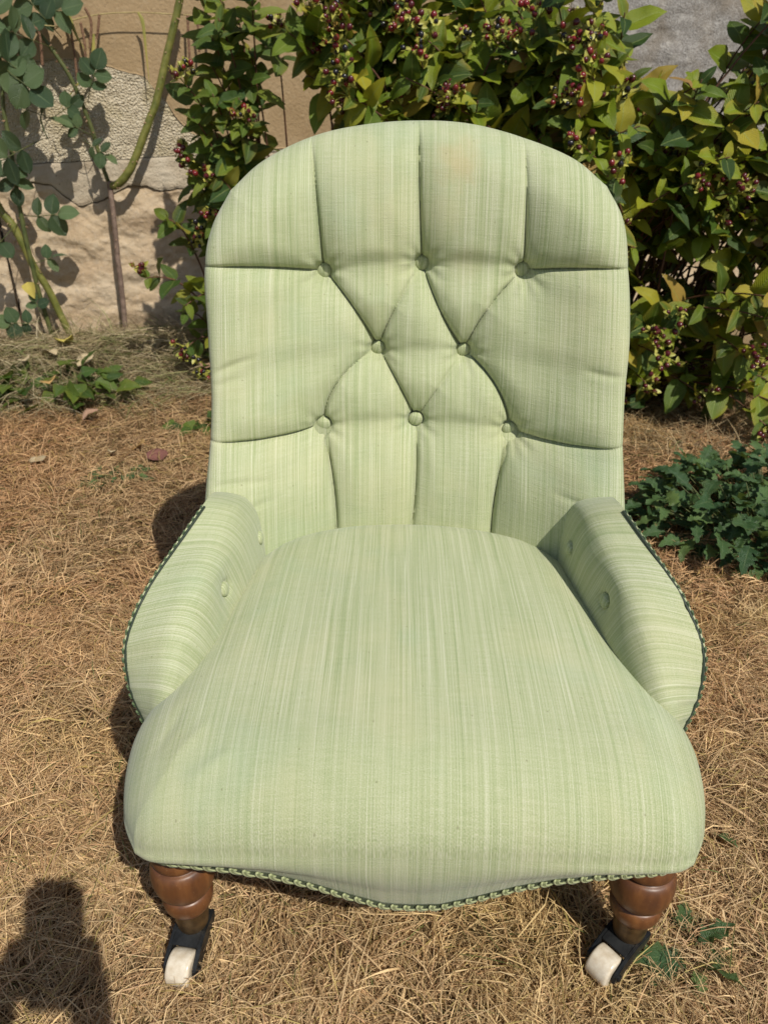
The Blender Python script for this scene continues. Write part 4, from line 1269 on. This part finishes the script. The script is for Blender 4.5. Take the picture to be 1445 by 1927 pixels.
weed('leafy_weed', 'long arm of dark weed leaves trailing from the big clump towards the chair', 'weed', (.70, 1.62), .10, .05, .06, 34, (.04, .075), LOB, 95, .4)
weed('small_weed', 'small rosette of dark weed leaves beside the caster of the chair', 'weed', (.378, .545), .026, .032, .016, 12, (.030, .052), LOB, 91, .6)
weed('small_weed', 'two or three weed leaves poking from the dry grass beside the seat', 'weed', (.462, .70), .02, .02, .012, 4, (.03, .045), LOB, 92, .3)
weed('small_weed', 'low patch of bluish green weed in the grass near a fallen dull red leaf', 'weed', (-.74, 1.86), .09, .06, .02, 46, (.02, .04), LOB, 93, .3)
weed('bindweed', 'heart-leaved bindweed growing through the hay below the rose', 'weed', (-1.10, 2.40), .27, .12, .11, 70, (.05, .085), HEA, 94, .15)
weed('bindweed', 'few bindweed leaves at the end of the hay bank by the chair', 'weed', (-.60, 2.22), .08, .05, .04, 12, (.035, .055), HEA, 96, .15)

# ---- fallen leaves
FL = {}
for nm, a, b in (('cream', (.50, .38, .20), (.66, .55, .36)), ('yellow', (.50, .40, .06), (.62, .52, .14)), ('ochre', (.42, .24, .07), (.55, .36, .14)), ('dull red', (.20, .075, .06), (.30, .13, .10)), ('pinkish tan', (.42, .24, .15), (.52, .33, .22))):
    FL[nm] = simple(nm.replace(' ', '_')+'_dead_leaf', a, b, 60, .65, .002, 150)
def fallen(col, x, y, L, rot, where, lift=.012):
    V, F, U = leaf_template('ovate'); V = V.copy()
    V[:, 1] -= .5; V[:, 0] *= 1.25
    V[:, 2] += .10*np.sin(V[:, 1]*5+x*20)+.5*V[:, 0]**2
    V[:, 2] -= V[:, 2].min()
    o = obj('fallen_leaf', V, F, FL[col], None, U, loc=(x, y, float(ground_z(x, y))+lift), rot=(random.uniform(-.25, .25), random.uniform(-.25, .25), rot), scale=L)
    md = o.modifiers.new('thickness', 'SOLIDIFY'); md.thickness = .012
    tag(o, f'fallen {col} leaf {where}', 'leaf', 'fallen leaves on the ground')
fallen('cream', -1.22, 2.47, .055, .6, 'small, half buried in hay beside the bindweed', .085)
fallen('pinkish tan', -.62, 2.50, .07, .4, 'caught in the hay under the loose shrub', .07)
fallen('yellow', -1.13, 2.62, .085, .3, 'on top of the hay below the rose', .075)
fallen('cream', -1.17, 2.53, .070, 1.2, 'curled on the hay under the yellow one', .075)
fallen('cream', -1.03, 2.49, .075, 2.9, 'lying broad on the hay bank beside the bindweed', .08)
fallen('ochre', -1.10, 2.36, .075, .5, 'on the lower edge of the hay bank', .06)
fallen('dull red', -.665, 1.985, .082, .7, 'lying by itself on the lawn beside the chair')
fallen('ochre', -.735, 2.05, .055, 1.4, 'beside the dull red one on the lawn')
fallen('cream', -.80, 2.00, .035, .2, 'small, between the ochre leaf and the weed patch')
fallen('pinkish tan', -.93, 2.22, .06, 2.4, 'at the foot of the hay bank', .03)
fallen('cream', -1.00, 1.95, .06, 1.1, 'on open lawn left of the weed patch')
fallen('pinkish tan', -.48, 2.0, .06, 1.9, 'right against the chair back side')
fallen('dull red', -.545, .655, .05, .5, 'small, on the near lawn beside the phone shadow')
fallen('pinkish tan', .70, 1.72, .06, .3, 'under the trailing weed arm')
def yellow_rose_leaf():
    b = wallp(.165, .345, .14)
    V, F, U = leaf_template('heart'); V = V.copy(); V[:, 2] += 1.2*V[:, 0]**2
    RR = frames(np.array([[.3, -.3, -.9]]), np.array([[.2, -.9, .3]]))[0]
    o = add('leaf', make_mesh('leaf', V, F, FL['yellow'], U), r2); o.location = wallp(.175, .350, .14)-b2
    o.rotation_euler = Matrix([list(r) for r in RR]).to_euler(); o.scale = (.06,)*3
    o['label'] = 'bright yellow dying rose leaf'
yellow_rose_leaf()

# ================================================================== PHOTOGRAPHER (casts the shadow at the chair's side)
SKIN = simple('skin', (.42, .25, .17), (.50, .31, .22), 30, .5)
CLOTH = simple('blue_cotton', (.05, .08, .14), (.08, .11, .18), 60, .85, .001, 300)
PH = simple('phone_body', (.015, .015, .018), (.03, .03, .034), 50, .3)
def build_phone():
    bm = bmesh.new(); bmesh.ops.create_cube(bm, size=1)
    for v in bm.verts: v.co = Vector((v.co.x*.076, v.co.y*.152, v.co.z*.009))
    bmesh.ops.bevel(bm, geom=[e for e in bm.edges if abs(e.verts[0].co.z-e.verts[1].co.z) > .005], offset=.011, segments=5, affect='EDGES')
    bmesh.ops.bevel(bm, geom=[e for e in bm.edges if abs(e.verts[0].co.z-e.verts[1].co.z) < .001], offset=.0018, segments=2, affect='EDGES', clamp_overlap=True)
    me = bpy.data.meshes.new('phone'); bm.to_mesh(me); bm.free(); me.materials.append(PH)
    rot = Matrix.Rotation(R(61), 3, 'X')
    c = Vector((0, 0, .928))+rot @ Vector((-.022, -.052, .024))
    root = empty('phone', c); root.rotation_euler = (R(61), 0, 0)
    tag(root, 'black phone held up by the crouching person, casting a dark oblong shadow', 'phone')
    add('phone_body', me, root)
    for x, y in ((.022, .052), (.003, .052), (.013, .036)):
        V, F = lathe([(.0001, -.0072), (.006, -.0072), (.0075, -.0065), (.0078, -.004)], 20)
        obj('lens', V, F, PH, root, loc=(x, y, 0))
    return c, rot
pc, prot = build_phone()
def build_person():
    P = {}; E_ = []
    def v(n, co, r): P[n] = (Vector(co), r)
    def e_(*ns): E_.extend(zip(ns[:-1], ns[1:]))
    v('pelvis', (.06, -.62, .40), .15); v('waist', (.06, -.60, .56), .14); v('chest', (.06, -.53, .74), .155); v('collar', (.06, -.47, .88), .085)
    v('neck', (.05, -.44, .95), .055); v('jaw', (.04, -.40, 1.02), .068); v('skull', (.04, -.42, 1.11), .088); v('crown', (.04, -.43, 1.18), .06)
    e_('pelvis', 'waist', 'chest', 'collar', 'neck', 'jaw', 'skull', 'crown')
    w = {}
    for s, n in ((-1, 'l'), (1, 'r')):
        v(n+'sh', (.06+s*.17, -.48, .84), .062); 
        v(n+'el', ((-.10, -.33, .62) if s < 0 else (.19, -.30, .64)), .042)
        hx = pc+prot @ Vector((s*.046, -.038, .006))
        wr = hx+Vector((s*.012, -.060, -.050))
        v(n+'wr', wr, .026); v(n+'hand', hx+prot @ Vector((s*.004, -.022, .018)), .028)
        e_('chest' if 0 else 'collar', n+'sh', n+'el', n+'wr', n+'hand')
        for k, (fy, fl) in enumerate(((.030, .030), (.012, .034), (-.006, .032), (-.022, .026))):
            a = hx+prot @ Vector((s*.006, fy, -.006)); b = hx+prot @ Vector((-s*.012, fy+.004, -.016)); 
            v(n+f'f{k}a', a, .0095); v(n+f'f{k}b', b, .008)
            e_(n+'hand', n+f'f{k}a', n+f'f{k}b')
        v(n+'ta', hx+prot @ Vector((s*.002, .004, .020)), .011); v(n+'tb', hx+prot @ Vector((-s*.012, .024, .014)), .009)
        e_(n+'hand', n+'ta', n+'tb')
        v(n+'hip', (.06+s*.10, -.60, .38), .10); v(n+'kn', (.06+s*.20, -.24, .44), .066); v(n+'an', (.06+s*.17, -.50, .09), .042); v(n+'toe', (.06+s*.18, -.33, .035), .034)
        e_('pelvis', n+'hip', n+'kn', n+'an', n+'toe')
    names = list(P); ix = {n: i for i, n in enumerate(names)}
    base = Vector((.06, -.5, 0))
    me = bpy.data.meshes.new('body')
    me.from_pydata([(P[n][0]-base)[:] for n in names], [(ix[a], ix[b]) for a, b in E_], [])
    root = empty('person', base)
    tag(root, 'person in blue crouching with a phone, known here by the shadow on the grass', 'person')
    o = add('body', me, root)
    o.modifiers.new('skin', 'SKIN')
    sv = me.skin_vertices[0].data
    for i, n in enumerate(names): sv[i].radius = (P[n][1], P[n][1]); sv[i].use_root = (n == 'pelvis')
    m = o.modifiers.new('sub', 'SUBSURF'); m.levels = 1; m.render_levels = 1
    me.materials.append(CLOTH)
    o['label'] = 'body in blue cotton clothes'
build_person()
